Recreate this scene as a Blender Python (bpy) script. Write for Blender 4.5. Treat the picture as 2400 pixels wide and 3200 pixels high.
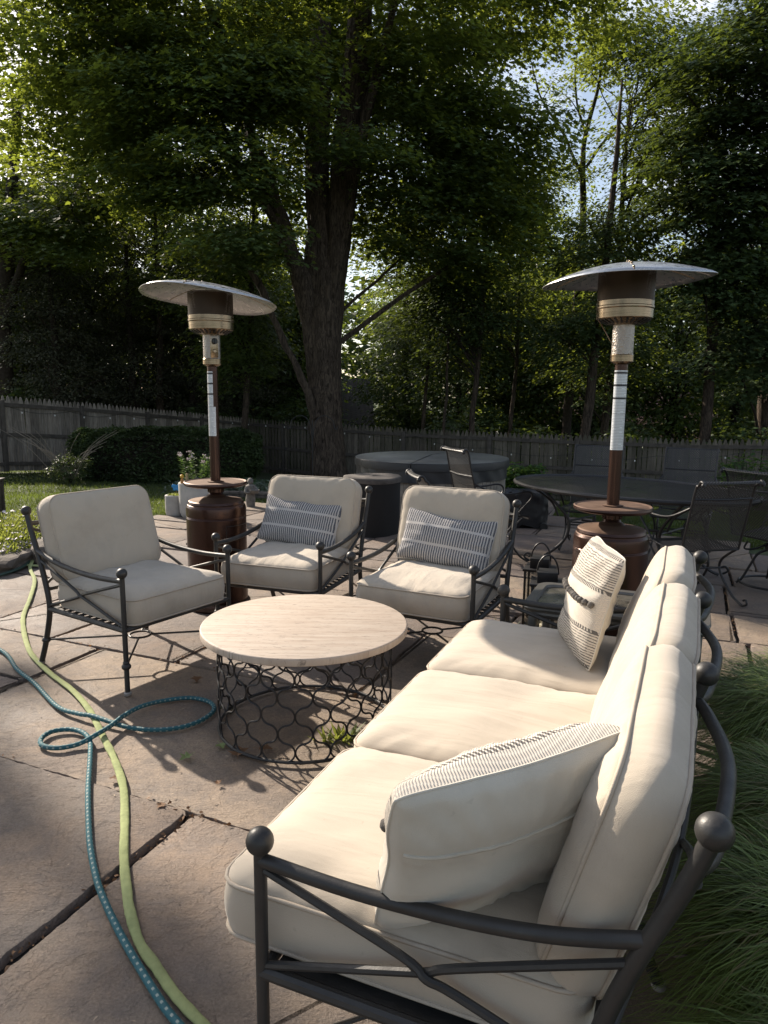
import bpy, bmesh, math, random
import numpy as np
from mathutils import Vector, Matrix, noise
R = math.radians
rnd = random.Random(7)
def nvec(q):   # three offset noises: gives the same vector on every run
    q = Vector(q)
    return Vector((noise.noise(q + Vector((9.3, 1.5, 3.2))), noise.noise(q + Vector((-5.8, 21.7, 0.4))), noise.noise(q + Vector((31.4, -7.6, 12.9)))))
S = bpy.context.scene
for o in list(bpy.data.objects): bpy.data.objects.remove(o)
C = S.collection

# ------------------------------------------------------------------ camera
EYE = 1.5
cam_d = bpy.data.cameras.new('camera'); cam = bpy.data.objects.new('camera', cam_d); C.objects.link(cam)
cam_d.sensor_fit = 'VERTICAL'; cam_d.sensor_height = 32.0; cam_d.lens = 22.5
cam_d.clip_start = 0.05; cam_d.clip_end = 500
cam.location = (0, 0, EYE)
p, r = R(9.3), R(0.55)
fw = Vector((0, math.cos(p), -math.sin(p))); rt = Vector((1, 0, 0)); up = rt.cross(fw)
rt2 = rt * math.cos(r) + up * math.sin(r); up2 = -rt * math.sin(r) + up * math.cos(r)
cam.rotation_euler = Matrix((rt2, up2, -fw)).transposed().to_euler()
S.camera = cam

# ------------------------------------------------------------------ light
SUN_EL, SUN_AZ = 29.0, -43.8           # azimuth from +Y, negative = left
sd = Vector((math.sin(R(SUN_AZ)) * math.cos(R(SUN_EL)), math.cos(R(SUN_AZ)) * math.cos(R(SUN_EL)), math.sin(R(SUN_EL))))
w = bpy.data.worlds.new('World'); S.world = w; w.use_nodes = True
nt = w.node_tree; nt.nodes.clear()
wo = nt.nodes.new('ShaderNodeOutputWorld'); bg = nt.nodes.new('ShaderNodeBackground')
sky = nt.nodes.new('ShaderNodeTexSky'); sky.sky_type = 'NISHITA'; sky.sun_disc = False
sky.sun_elevation = R(SUN_EL); sky.sun_rotation = R(SUN_AZ); sky.air_density = 1.0; sky.dust_density = 1.5
tc = nt.nodes.new('ShaderNodeTexCoord')
mp = nt.nodes.new('ShaderNodeMapping'); mp.inputs['Scale'].default_value = (1, 1, 2.4); mp.inputs['Location'].default_value = (0.3, 0.1, 0)
nz = nt.nodes.new('ShaderNodeTexNoise'); nz.inputs['Scale'].default_value = 2.6; nz.inputs['Detail'].default_value = 7; nz.inputs['Roughness'].default_value = 0.6
rp = nt.nodes.new('ShaderNodeValToRGB'); rp.color_ramp.elements[0].position = 0.52; rp.color_ramp.elements[1].position = 0.72
mx = nt.nodes.new('ShaderNodeMixRGB'); mx.inputs[2].default_value = (10.0, 10.0, 10.3, 1)
L = nt.links.new
L(tc.outputs['Generated'], mp.inputs[0]); L(mp.outputs[0], nz.inputs['Vector']); L(nz.outputs['Fac'], rp.inputs[0])
hs_ = nt.nodes.new('ShaderNodeHueSaturation'); hs_.inputs['Saturation'].default_value = 0.80; L(sky.outputs[0], hs_.inputs['Color'])
L(rp.outputs[0], mx.inputs[0]); L(hs_.outputs[0], mx.inputs[1]); L(mx.outputs[0], bg.inputs[0]); L(bg.outputs[0], wo.inputs[0])
bg.inputs[1].default_value = 0.088
sl = bpy.data.lights.new('sun', 'SUN'); sl.energy = 5.0; sl.angle = R(0.55); sl.color = (1.0, 0.885, 0.745)
so = bpy.data.objects.new('sun', sl); C.objects.link(so); so.rotation_euler = sd.to_track_quat('Z', 'Y').to_euler()
S.view_settings.view_transform = 'Standard'; S.view_settings.look = 'None'
S.view_settings.exposure = 1.02; S.view_settings.gamma = 1
S.render.engine = 'CYCLES'
S.cycles.max_bounces = 7; S.cycles.diffuse_bounces = 3; S.cycles.transparent_max_bounces = 12; S.cycles.transmission_bounces = 4
S.cycles.use_denoising = True
S.cycles.caustics_reflective = False; S.cycles.caustics_refractive = False
S.cycles.sample_clamp_indirect = 6

# ------------------------------------------------------------------ materials
class NT:
    def __init__(s, name):
        s.m = bpy.data.materials.new(name); s.m.use_nodes = True; s.t = s.m.node_tree; s.n = s.t.nodes; s.n.clear()
        s.out = s.n.new('ShaderNodeOutputMaterial')
    def new(s, ty, **k):
        n = s.n.new(ty)
        for a, b in k.items(): setattr(n, a, b)
        return n
    def L(s, a, b): s.t.links.new(a, b)
    def co(s, kind='Object', scale=(1, 1, 1), rot=(0, 0, 0)):
        c = s.new('ShaderNodeTexCoord'); m = s.new('ShaderNodeMapping')
        m.inputs['Scale'].default_value = scale; m.inputs['Rotation'].default_value = rot
        s.L(c.outputs[kind], m.inputs[0]); return m.outputs[0]
    def noise(s, vec, scale, detail=4, rough=0.55, dist=0.0):
        n = s.new('ShaderNodeTexNoise'); n.inputs['Scale'].default_value = scale; n.inputs['Detail'].default_value = detail
        n.inputs['Roughness'].default_value = rough; n.inputs['Distortion'].default_value = dist
        if vec is not None: s.L(vec, n.inputs['Vector'])
        return n.outputs['Fac']
    def ramp(s, fac, stops, interp='LINEAR'):
        n = s.new('ShaderNodeValToRGB'); n.color_ramp.interpolation = interp
        e = n.color_ramp.elements
        while len(e) > 1: e.remove(e[-1])
        for i, (p_, c) in enumerate(stops):
            el = e[0] if i == 0 else e.new(p_)
            el.position = p_
            el.color = (c, c, c, 1) if isinstance(c, (int, float)) else (*c, 1)
        s.L(fac, n.inputs[0]); return n.outputs[0]
    def mix(s, fac, a, b, mode='MIX'):
        n = s.new('ShaderNodeMixRGB', blend_type=mode)
        for i, v in ((0, fac), (1, a), (2, b)):
            if isinstance(v, (int, float)): n.inputs[i].default_value = v if i == 0 else (v, v, v, 1)
            elif isinstance(v, tuple): n.inputs[i].default_value = (*v, 1)
            else: s.L(v, n.inputs[i])
        return n.outputs[0]
    def math(s, op, a, b=None, c=None):
        n = s.new('ShaderNodeMath', operation=op)
        for i, v in enumerate((a, b, c)):
            if v is None: continue
            if isinstance(v, (int, float)): n.inputs[i].default_value = v
            else: s.L(v, n.inputs[i])
        return n.outputs[0]
    def bump(s, h, strength=0.3, dist=0.01, nrm=None):
        n = s.new('ShaderNodeBump'); n.inputs['Strength'].default_value = strength; n.inputs['Distance'].default_value = dist
        s.L(h, n.inputs['Height'])
        if nrm is not None: s.L(nrm, n.inputs['Normal'])
        return n.outputs[0]
    def pbr(s, col, rough=0.6, metal=0.0, nrm=None, spec=None, sheen=None, trans=None):
        b = s.new('ShaderNodeBsdfPrincipled')
        for k, v in (('Base Color', col), ('Roughness', rough), ('Metallic', metal), ('Specular IOR Level', spec), ('Sheen Weight', sheen), ('Transmission Weight', trans)):
            if v is None: continue
            if isinstance(v, tuple): b.inputs[k].default_value = (*v, 1)
            elif isinstance(v, (int, float)): b.inputs[k].default_value = v
            else: s.L(v, b.inputs[k])
        if nrm is not None: s.L(nrm, b.inputs['Normal'])
        s.L(b.outputs[0], s.out.inputs[0]); s.b = b
        return s.m

def plain(name, col, rough=0.6, metal=0.0, var=0.15, scale=8.0, bump=0.0, bscale=60.0, spec=None):
    t = NT(name); v = t.co()
    f = t.noise(v, scale, 5)
    c = t.ramp(f, [(0.3, tuple(x * (1 - var) for x in col)), (0.7, tuple(min(1, x * (1 + var)) for x in col))])
    nrm = t.bump(t.noise(v, bscale, 3), bump, 0.004) if bump else None
    return t.pbr(c, rough, metal, nrm, spec)

def fabric(name, col, seam=False):
    t = NT(name); v = t.co()
    weave = t.new('ShaderNodeTexVoronoi'); weave.inputs['Scale'].default_value = 700; t.L(v, weave.inputs['Vector'])
    big = t.noise(v, 3.2, 6, 0.6)
    sm = t.noise(v, 26, 5)
    c = t.ramp(big, [(0.28, tuple(x * 0.84 for x in col)), (0.5, col), (0.8, tuple(x * 1.05 for x in col))])
    spots = t.ramp(t.noise(v, 55, 2, 0.4), [(0.22, 0.72), (0.27, 1.0)])
    c = t.mix(0.35, c, spots, 'MULTIPLY')
    wr = t.noise(t.co(scale=(8, 1.3, 3), rot=(0, 0, 0.12)), 1.3, 3, 0.5, 0.5)
    n1 = t.bump(wr, 0.40, 0.022)
    n2 = t.bump(sm, 0.07, 0.006, n1)
    n3 = t.bump(weave.outputs['Distance'], 0.5, 0.0010, n2)
    return t.pbr(c, 0.92, 0, n3, 0.15, 0.25)

M = {}
M['cushion'] = fabric('cream_cushion_cloth', (0.455, 0.392, 0.312))
M['piping'] = plain('cream_piping', (0.44, 0.378, 0.305), 0.9, 0, 0.06, 30, 0.3, 500, 0.1)
t = NT('charcoal_frame_paint'); v = t.co()
M['frame'] = t.pbr(t.ramp(t.noise(v, 7, 6, 0.65), [(0.3, (0.026, 0.025, 0.024)), (0.62, (0.042, 0.040, 0.038)), (0.82, (0.085, 0.080, 0.074))]),
                   t.ramp(t.noise(v, 20, 4), [(0.3, 0.38), (0.7, 0.58)]), 0.25, t.bump(t.noise(v, 160, 3), 0.22, 0.002), 0.5)
M['iron'] = plain('black_wrought_iron', (0.022, 0.021, 0.022), 0.42, 0.3, 0.2, 9, 0.2, 150)
M['foot'] = plain('pale_foot_cap', (0.28, 0.26, 0.24), 0.7)

def holes(name, col, pu, pv, gu, gv, rough=0.45, metal=0.3, diag=False):
    t = NT(name); uv = t.new('ShaderNodeUVMap'); sp = t.new('ShaderNodeSeparateXYZ')
    m = t.new('ShaderNodeMapping'); m.inputs['Rotation'].default_value = (0, 0, R(45) if diag else 0)
    t.L(uv.outputs[0], m.inputs[0]); t.L(m.outputs[0], sp.inputs[0])
    a = t.math('LESS_THAN', t.math('FRACT', t.math('DIVIDE', sp.outputs[0], pu)), gu)
    b = t.math('LESS_THAN', t.math('FRACT', t.math('DIVIDE', sp.outputs[1], pv)), gv)
    h = t.math('MULTIPLY', a, b)
    t.pbr(col, rough, metal)
    tr = t.new('ShaderNodeBsdfTransparent'); mixs = t.new('ShaderNodeMixShader')
    t.L(h, mixs.inputs[0]); t.L(t.b.outputs[0], mixs.inputs[1]); t.L(tr.outputs[0], mixs.inputs[2]); t.L(mixs.outputs[0], t.out.inputs[0])
    return t.m
M['mesh'] = holes('expanded_metal_mesh', (0.050, 0.048, 0.046), 0.016, 0.016, 0.58, 0.58, diag=True)
M['grill'] = holes('emitter_screen_mesh', (0.055, 0.040, 0.030), 0.006, 0.006, 0.35, 0.35, 0.5, 0.8)

# travertine table top
t = NT('travertine'); v = t.co()
str1 = t.noise(t.co(scale=(1.2, 16, 1), rot=(0, 0, R(-14))), 3.0, 8, 0.65, 0.4)
pit = t.noise(t.co(scale=(9, 70, 1), rot=(0, 0, R(-14))), 2.2, 5, 0.7, 0.5)
cloud = t.noise(v, 3.0, 5)
c = t.ramp(str1, [(0.3, (0.28, 0.215, 0.160)), (0.45, (0.40, 0.325, 0.258)), (0.7, (0.50, 0.43, 0.355))])
c = t.mix(0.35, c, t.ramp(cloud, [(0.35, (0.42, 0.335, 0.265)), (0.65, (0.45, 0.39, 0.325))]))
pits = t.ramp(pit, [(0.36, 0.38), (0.42, 1.0)])
c = t.mix(0.8, c, pits, 'MULTIPLY')
M['travertine'] = t.pbr(c, 0.62, 0, t.bump(pits, 0.35, 0.003), 0.3)

# heater bronze
t = NT('hammered_bronze_paint'); v = t.co()
vo = t.new('ShaderNodeTexVoronoi'); vo.inputs['Scale'].default_value = 210; t.L(v, vo.inputs['Vector'])
c = t.ramp(t.noise(v, 5, 6), [(0.3, (0.034, 0.014, 0.009)), (0.7, (0.056, 0.024, 0.016))])
dust = t.math('MULTIPLY', t.ramp(t.noise(v, 8, 6), [(0.3, 0.35), (0.8, 0.9)]), 1.0)
geo = t.new('ShaderNodeNewGeometry'); sx = t.new('ShaderNodeSeparateXYZ'); t.L(geo.outputs['Normal'], sx.inputs[0])
dm = t.math('MULTIPLY', dust, t.ramp(sx.outputs[2], [(0.6, 0.0), (0.95, 1.0)]))
c = t.mix(dm, c, (0.20, 0.125, 0.082))
M['bronze'] = t.pbr(c, t.ramp(dm, [(0, 0.27), (0.6, 0.75)]), 0.6, t.bump(vo.outputs['Distance'], 0.22, 0.0008), 0.7)
t = NT('brushed_stainless'); v = t.co(scale=(1, 1, 40))
M['steel'] = t.pbr(t.ramp(t.noise(v, 6, 5), [(0.3, (0.17, 0.125, 0.082)), (0.7, (0.33, 0.255, 0.175))]), t.ramp(t.noise(v, 12, 3), [(0.3, 0.18), (0.7, 0.32)]), 0.95)
t = NT('hammered_stainless'); v = t.co()
vo = t.new('ShaderNodeTexVoronoi'); vo.inputs['Scale'].default_value = 130; t.L(v, vo.inputs['Vector'])
M['hammered'] = t.pbr((0.36, 0.32, 0.28), 0.34, 0.85, t.bump(vo.outputs['Distance'], 0.8, 0.003))
t = NT('dull_aluminium_hood'); v = t.co()
M['alu'] = t.pbr(t.ramp(t.noise(v, 9, 7, 0.7), [(0.3, (0.46, 0.465, 0.47)), (0.7, (0.62, 0.62, 0.61))]), t.ramp(t.noise(v, 30, 5), [(0.35, 0.24), (0.7, 0.42)]), 0.92, t.bump(t.noise(v, 5, 3), 0.15, 0.02))
M['black'] = plain('black_plastic', (0.015, 0.015, 0.015), 0.4)
# instruction stickers: silver-white with rows of tiny print
def sticker(name, bars):
    t = NT(name); uv = t.new('ShaderNodeUVMap'); sp = t.new('ShaderNodeSeparateXYZ'); t.L(uv.outputs[0], sp.inputs[0])
    u_, v_ = sp.outputs[0], sp.outputs[1]
    row = t.math('FRACT', t.math('MULTIPLY', v_, 120.0))
    line = t.math('GREATER_THAN', row, 0.55)
    mm = t.new('ShaderNodeMapping'); mm.inputs['Scale'].default_value = (60, 120, 1); t.L(uv.outputs[0], mm.inputs[0])
    wn = t.new('ShaderNodeTexWhiteNoise', noise_dimensions='2D')
    fl = t.new('ShaderNodeVectorMath', operation='FLOOR'); t.L(mm.outputs[0], fl.inputs[0]); t.L(fl.outputs[0], wn.inputs['Vector'])
    ink = t.math('MULTIPLY', line, t.math('GREATER_THAN', wn.outputs['Value'], 0.08))
    inside = t.math('MULTIPLY', t.math('GREATER_THAN', u_, 0.006), t.math('LESS_THAN', u_, 0.085))
    ink = t.math('MULTIPLY', t.math('MULTIPLY', ink, inside), 0.38)
    for b0 in bars:
        ink = t.math('MAXIMUM', ink, t.math('MULTIPLY', t.math('GREATER_THAN', v_, b0), t.math('LESS_THAN', v_, b0 + 0.011)))
    c = t.mix(ink, (0.62, 0.65, 0.68), (0.03, 0.03, 0.035))
    return t.pbr(c, 0.35, 0.25, None, 0.5)
M['sticker_a'] = sticker('instruction_sticker', (0.008, 0.075, 0.145))
M['sticker_b'] = sticker('warning_sticker', ())

# flagstone
t = NT('cleft_bluestone'); v = t.co()
gi = t.new('ShaderNodeNewGeometry')
ri = gi.outputs['Random Per Island']
base = t.ramp(ri, [(0.0, (0.165, 0.134, 0.110)), (0.2, (0.250, 0.198, 0.148)), (0.4, (0.148, 0.124, 0.114)), (0.6, (0.245, 0.198, 0.148)), (0.8, (0.140, 0.114, 0.102)), (1.0, (0.200, 0.162, 0.132))])
off = t.new('ShaderNodeVectorMath', operation='MULTIPLY_ADD')
cmb = t.new('ShaderNodeCombineXYZ'); t.L(ri, cmb.inputs[0]); t.L(ri, cmb.inputs[2])
t.L(cmb.outputs[0], off.inputs[0]); off.inputs[1].default_value = (37, 11, 53); t.L(v, off.inputs[2])
vv = off.outputs[0]
mot = t.noise(vv, 2.3, 7, 0.62, 0.3)
c = t.mix(0.85, base, t.ramp(mot, [(0.25, 0.34), (0.5, 0.50), (0.75, 0.66)]), 'OVERLAY')
c = t.mix(t.ramp(t.noise(vv, 1.1, 5, 0.6), [(0.50, 0.0), (0.62, 0.35)]), c, (0.22, 0.145, 0.092))
c = t.mix(t.ramp(t.noise(vv, 14, 6, 0.7), [(0.28, 0.45), (0.42, 0.0)]), c, (0.055, 0.048, 0.042))
vs = t.new('ShaderNodeTexVoronoi'); vs.inputs['Scale'].default_value = 30; t.L(vv, vs.inputs['Vector'])
c = t.mix(t.ramp(vs.outputs['Distance'], [(0.05, 0.5), (0.10, 0.0)]), c, (0.27, 0.24, 0.205))
gr = t.noise(vv, 120, 4, 0.7)
c = t.mix(t.ramp(t.noise(vv, 5.5, 8, 0.75, 0.6), [(0.42, 0.0), (0.60, 0.55)]), c, (0.115, 0.100, 0.094))
c = t.mix(0.65, c, t.ramp(gr, [(0.3, 0.3), (0.7, 0.7)]), 'OVERLAY')
lay = t.noise(vv, 1.5, 9, 0.68, 0.5)
steps = t.ramp(lay, [(0.0, 0.0), (0.36, 0.0), (0.375, 0.3), (0.45, 0.33), (0.462, 0.55), (0.54, 0.58), (0.552, 0.8), (0.63, 0.83), (0.645, 1.0)])
rip = t.noise(t.co(scale=(1, 3.2, 1), rot=(0, 0, 0.45)), 16, 8, 0.72, 0.5)
lay2 = t.noise(vv, 3.6, 8, 0.7, 0.6)
st2 = t.ramp(lay2, [(0.0, 0.0), (0.44, 0.0), (0.45, 0.5), (0.57, 0.52), (0.58, 1.0)])
hh = t.math('ADD', t.math('ADD', t.math('MULTIPLY', steps, 1.0), t.math('MULTIPLY', st2, 0.30)), t.math('MULTIPLY', rip, 0.8))
n1 = t.bump(hh, 1.0, 0.0075); n2 = t.bump(gr, 0.9, 0.0030, n1)
c = t.mix(1.0, c, (1.02, 0.985, 0.955), 'MULTIPLY')
M['flag'] = t.pbr(c, t.ramp(mot, [(0.3, 0.62), (0.7, 0.8)]), 0, n2, 0.35)
t = NT('joint_dirt'); v = t.co()
M['dirt'] = t.pbr(t.ramp(t.noise(v, 30, 6, 0.7), [(0.3, (0.007, 0.006, 0.004)), (0.6, (0.018, 0.014, 0.010)), (0.8, (0.020, 0.022, 0.009))]), 0.95, 0, t.bump(t.noise(v, 60, 5), 0.8, 0.01))
t = NT('lawn_soil'); v = t.co()
M['lawn'] = t.pbr(t.ramp(t.noise(v, 3, 6, 0.7), [(0.3, (0.030, 0.042, 0.014)), (0.7, (0.055, 0.075, 0.022))]), 0.95, 0, t.bump(t.noise(v, 40, 5), 0.7, 0.02))

def leafmat(name, col, tcol, rough=0.5, tw=0.45, var=0.35, straw=None):
    t = NT(name); g = t.new('ShaderNodeNewGeometry')
    c = t.ramp(g.outputs['Random Per Island'], [(0, tuple(x * (1 - var) for x in col)), (0.6, col), (1, tuple(x * (1 + var) for x in col))])
    if straw: c = t.mix(t.ramp(g.outputs['Random Per Island'], [(0.90, 0.0), (0.91, 1.0)], 'CONSTANT'), c, straw)
    tc_ = t.ramp(g.outputs['Random Per Island'], [(0, tuple(x * 0.75 for x in tcol)), (1, tuple(x * 1.2 for x in tcol))])
    pn = t.ramp(t.noise(t.co(), 0.9, 3, 0.6), [(0.35, 0.62), (0.65, 1.25)])
    c = t.mix(1.0, c, pn, 'MULTIPLY'); tc_ = t.mix(1.0, tc_, pn, 'MULTIPLY')
    t.pbr(c, rough, 0, None, 0.35)
    tr = t.new('ShaderNodeBsdfTranslucent'); t.L(tc_, tr.inputs[0])
    mxs = t.new('ShaderNodeMixShader'); mxs.inputs[0].default_value = tw
    t.L(t.b.outputs[0], mxs.inputs[1]); t.L(tr.outputs[0], mxs.inputs[2]); t.L(mxs.outputs[0], t.out.inputs[0])
    return t.m
M['maple'] = leafmat('maple_leaf', (0.092, 0.138, 0.052), (0.26, 0.31, 0.035))
M['maple_dark'] = leafmat('dark_maple_leaf', (0.075, 0.115, 0.048), (0.14, 0.185, 0.024), tw=0.38)
M['hemlock'] = leafmat('hemlock_needles', (0.070, 0.074, 0.045), (0.10, 0.11, 0.04), 0.7, 0.25)
M['shrub'] = leafmat('shrub_leaf', (0.050, 0.10, 0.028), (0.18, 0.30, 0.05))
M['hedge'] = leafmat('yew_leaf', (0.040, 0.062, 0.020), (0.09, 0.13, 0.03), 0.6, 0.25)
M['grass'] = leafmat('grass_blade', (0.042, 0.064, 0.018), (0.14, 0.185, 0.03), 0.55, 0.45)
M['ograss'] = leafmat('ornamental_grass_blade', (0.21, 0.29, 0.08), (0.40, 0.50, 0.10), 0.45, 0.35, 0.6, (0.30, 0.24, 0.12))
M['hosta'] = leafmat('hosta_leaf', (0.045, 0.085, 0.045), (0.16, 0.26, 0.05), 0.5, 0.3)
M['phlox'] = leafmat('phlox_leaf', (0.13, 0.17, 0.045), (0.36, 0.40, 0.07), 0.6, 0.4)
M['petal'] = plain('pale_petal', (0.62, 0.55, 0.58), 0.7, 0, 0.1)
M['silver'] = leafmat('silvery_leaf', (0.13, 0.16, 0.12), (0.15, 0.2, 0.08), 0.6, 0.25)
t = NT('tree_bark'); v = t.co(scale=(1, 1, 0.22))
bk = t.noise(v, 14, 9, 0.7, 1.4)
M['bark'] = t.pbr(t.ramp(bk, [(0.36, (0.015, 0.011, 0.008)), (0.5, (0.062, 0.046, 0.034)), (0.68, (0.14, 0.105, 0.078))]), 0.9, 0, t.bump(bk, 1.0, 0.05), 0.2)
M['bark_dark'] = plain('dark_bark', (0.040, 0.032, 0.026), 0.9, 0, 0.4, 14, 0.8, 20, 0.1)
t = NT('weathered_cedar'); v = t.co(scale=(6, 6, 0.5))
wd = t.noise(v, 7, 7, 0.65, 0.6)
g = t.new('ShaderNodeNewGeometry')
c = t.ramp(wd, [(0.3, (0.11, 0.094, 0.078)), (0.55, (0.235, 0.203, 0.170)), (0.75, (0.33, 0.29, 0.245))])
c = t.mix(0.8, c, t.ramp(g.outputs['Random Per Island'], [(0, 0.28), (1, 0.68)]), 'OVERLAY')
M['cedar_dark'] = None
M['cedar'] = t.pbr(c, 0.88, 0, t.bump(wd, 0.6, 0.006), 0.2)

def shade_toned(name, k_):  # cedar copied darker: back fences' shade put into the colour, plus greenish blotches
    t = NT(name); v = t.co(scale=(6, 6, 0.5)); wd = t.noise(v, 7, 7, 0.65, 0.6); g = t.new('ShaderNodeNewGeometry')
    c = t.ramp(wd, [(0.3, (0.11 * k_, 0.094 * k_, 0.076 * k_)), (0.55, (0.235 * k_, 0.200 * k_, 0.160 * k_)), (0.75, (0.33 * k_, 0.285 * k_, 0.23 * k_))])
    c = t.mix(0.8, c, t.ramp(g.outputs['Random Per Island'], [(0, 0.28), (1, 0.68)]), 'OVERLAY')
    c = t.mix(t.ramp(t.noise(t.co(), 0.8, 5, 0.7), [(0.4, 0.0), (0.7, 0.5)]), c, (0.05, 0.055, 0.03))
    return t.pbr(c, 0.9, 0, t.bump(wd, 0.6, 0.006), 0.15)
M['cedar_shade'] = shade_toned('shade_darkened_cedar', 0.62)
M['cedar_dark'] = plain('shadow_toned_cedar_rail', (0.075, 0.063, 0.052), 0.9, 0, 0.3, 9, 0.5, 40)  # rails and posts darker than the pickets: their shadow put into the colour
# ------------------------------------------------------------------ mesh helpers
class B:
    def __init__(s): s.v = []; s.f = []; s.uv = None
    def add(s, vs, fs, mat=None):
        o = len(s.v)
        s.v += [tuple(mat @ Vector(q)) if mat else tuple(q) for q in vs]
        s.f += [tuple(i + o for i in f) for f in fs]
        return s
    def box(s, c, size, mat=None, bev=0.0):
        x, y, z = (q / 2 for q in size); cx, cy, cz = c
        if bev <= 0:
            vs = [(cx + a * x, cy + b * y, cz + d * z) for a in (-1, 1) for b in (-1, 1) for d in (-1, 1)]
            fs = [(0, 1, 3, 2), (4, 6, 7, 5), (0, 4, 5, 1), (2, 3, 7, 6), (0, 2, 6, 4), (1, 5, 7, 3)]
            return s.add(vs, fs, mat)
        bm = bmesh.new(); bmesh.ops.create_cube(bm, size=1)
        bmesh.ops.scale(bm, vec=(2 * x, 2 * y, 2 * z), verts=bm.verts)
        bmesh.ops.bevel(bm, geom=bm.edges[:], offset=bev, segments=2, affect='EDGES', profile=0.5)
        bmesh.ops.translate(bm, vec=c, verts=bm.verts)
        bm.verts.index_update()
        s.add([q.co[:] for q in bm.verts], [[q.index for q in f.verts] for f in bm.faces], mat); bm.free(); return s
    def tube(s, pts, r, n=10, closed=False, cap=True, mat=None, flat=1.0, upv=None):
        P = [Vector(q) for q in pts]; N = len(P)
        rs = r if isinstance(r, (list, tuple)) else [r] * N
        T = []
        for i in range(N):
            a = P[(i - 1) % N] if (closed or i > 0) else P[i]
            b = P[(i + 1) % N] if (closed or i < N - 1) else P[i]
            T.append((b - a).normalized())
        u = Vector(upv) if upv else (Vector((0, 0, 1)) if abs(T[0].z) < 0.9 else Vector((1, 0, 0)))
        u = (u - T[0] * u.dot(T[0])).normalized()
        vs = []
        for i in range(N):
            if i > 0:
                u = (Vector(upv) if upv else u)
                u = u - T[i] * u.dot(T[i])
                u = u.normalized() if u.length > 1e-6 else T[i].orthogonal().normalized()
            w_ = T[i].cross(u)
            for k in range(n):
                a = 2 * math.pi * k / n
                vs.append(P[i] + (w_ * math.cos(a) + u * math.sin(a) * flat) * rs[i])
        fs = []
        for i in range(N if closed else N - 1):
            j = (i + 1) % N
            for k in range(n):
                l = (k + 1) % n
                fs.append((i * n + k, i * n + l, j * n + l, j * n + k))
        if cap and not closed:
            fs.append(tuple(range(n))[::-1]); fs.append(tuple((N - 1) * n + k for k in range(n)))
        return s.add(vs, fs, mat)
    def sphere(s, c, r, n=20, m=12, sc=(1, 1, 1), mat=None):
        c = Vector(c); vs = [c + Vector((0, 0, r * sc[2]))]; fs = []
        for i in range(1, m):
            th = math.pi * i / m
            for k in range(n):
                a = 2 * math.pi * k / n
                vs.append(c + Vector((r * sc[0] * math.sin(th) * math.cos(a), r * sc[1] * math.sin(th) * math.sin(a), r * sc[2] * math.cos(th))))
        vs.append(c - Vector((0, 0, r * sc[2])))
        for k in range(n):
            l = (k + 1) % n
            fs.append((0, 1 + k, 1 + l))
            for i in range(m - 2):
                a = 1 + i * n; b = a + n
                fs.append((a + k, b + k, b + l, a + l))
            fs.append((1 + (m - 2) * n + k, len(vs) - 1, 1 + (m - 2) * n + l))
        return s.add(vs, fs, mat)
    def lathe(s, prof, n=48, mat=None, close=True):
        vs = []; fs = []
        for (r_, z) in prof:
            for k in range(n):
                a = 2 * math.pi * k / n; vs.append((r_ * math.cos(a), r_ * math.sin(a), z))
        m = len(prof)
        for i in range(m - 1):
            for k in range(n):
                l = (k + 1) % n; fs.append((i * n + k, i * n + l, (i + 1) * n + l, (i + 1) * n + k))
        if close:
            if prof[0][0] > 1e-4: fs.append(tuple(range(n))[::-1])
            if prof[-1][0] > 1e-4: fs.append(tuple((m - 1) * n + k for k in range(n)))
        return s.add(vs, fs, mat)
    def build(s, name, mat, parent=None, smooth=True, angle=35):
        me = bpy.data.meshes.new(name); me.from_pydata([tuple(q) for q in s.v], [], s.f)
        me.materials.append(mat)
        if s.uv is not None:
            ul = me.uv_layers.new(name='UVMap')
            for lp in me.loops: ul.data[lp.index].uv = s.uv[lp.vertex_index]
        if smooth:
            me.polygons.foreach_set('use_smooth', [True] * len(me.polygons)); me.set_sharp_from_angle(angle=R(angle))
        me.validate(); me.update()
        o = bpy.data.objects.new(name, me); C.objects.link(o)
        if parent: o.parent = parent
        return o

def tag(o, label, cat, group=None, kind=None):
    if label: o['label'] = label
    if cat: o['category'] = cat
    if group: o['group'] = group
    if kind: o['kind'] = kind
    return o
def thing(name, label, cat, loc=(0, 0, 0), rz=0.0, group=None):
    o = bpy.data.objects.new(name, None); C.objects.link(o); o.location = loc; o.rotation_euler = (0, 0, rz)
    o.empty_display_size = 0.1
    return tag(o, label, cat, group)
def copy_tree(o, parent=None):
    c = o.copy(); C.objects.link(c); c.parent = parent
    for ch in list(o.children): copy_tree(ch, c)
    return c
def smooth_path(pts, n=8, closed=False):
    P = [Vector(q) for q in pts]; N = len(P); out = []
    for i in range(N if closed else N - 1):
        if closed: a, b, c, d = P[(i - 1) % N], P[i], P[(i + 1) % N], P[(i + 2) % N]
        else: a, b, c, d = P[max(i - 1, 0)], P[i], P[i + 1], P[min(i + 2, N - 1)]
        for k in range(n):
            t_ = k / n
            out.append(0.5 * ((2 * b) + (c - a) * t_ + (2 * a - 5 * b + 4 * c - d) * t_ ** 2 + (-a + 3 * b - 3 * c + d) * t_ ** 3))
    if not closed: out.append(P[-1])
    return out
def grid_obj(name, X, Y, Z, mat, parent=None, uv=None, smooth=True):
    n, m = X.shape
    b = B(); b.v = list(zip(X.ravel(), Y.ravel(), Z.ravel()))
    b.f = [(i * m + j, i * m + j + 1, (i + 1) * m + j + 1, (i + 1) * m + j) for i in range(n - 1) for j in range(m - 1)]
    if uv is not None: b.uv = list(zip(uv[0].ravel(), uv[1].ravel()))
    return b.build(name, mat, parent, smooth, 60)
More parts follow.
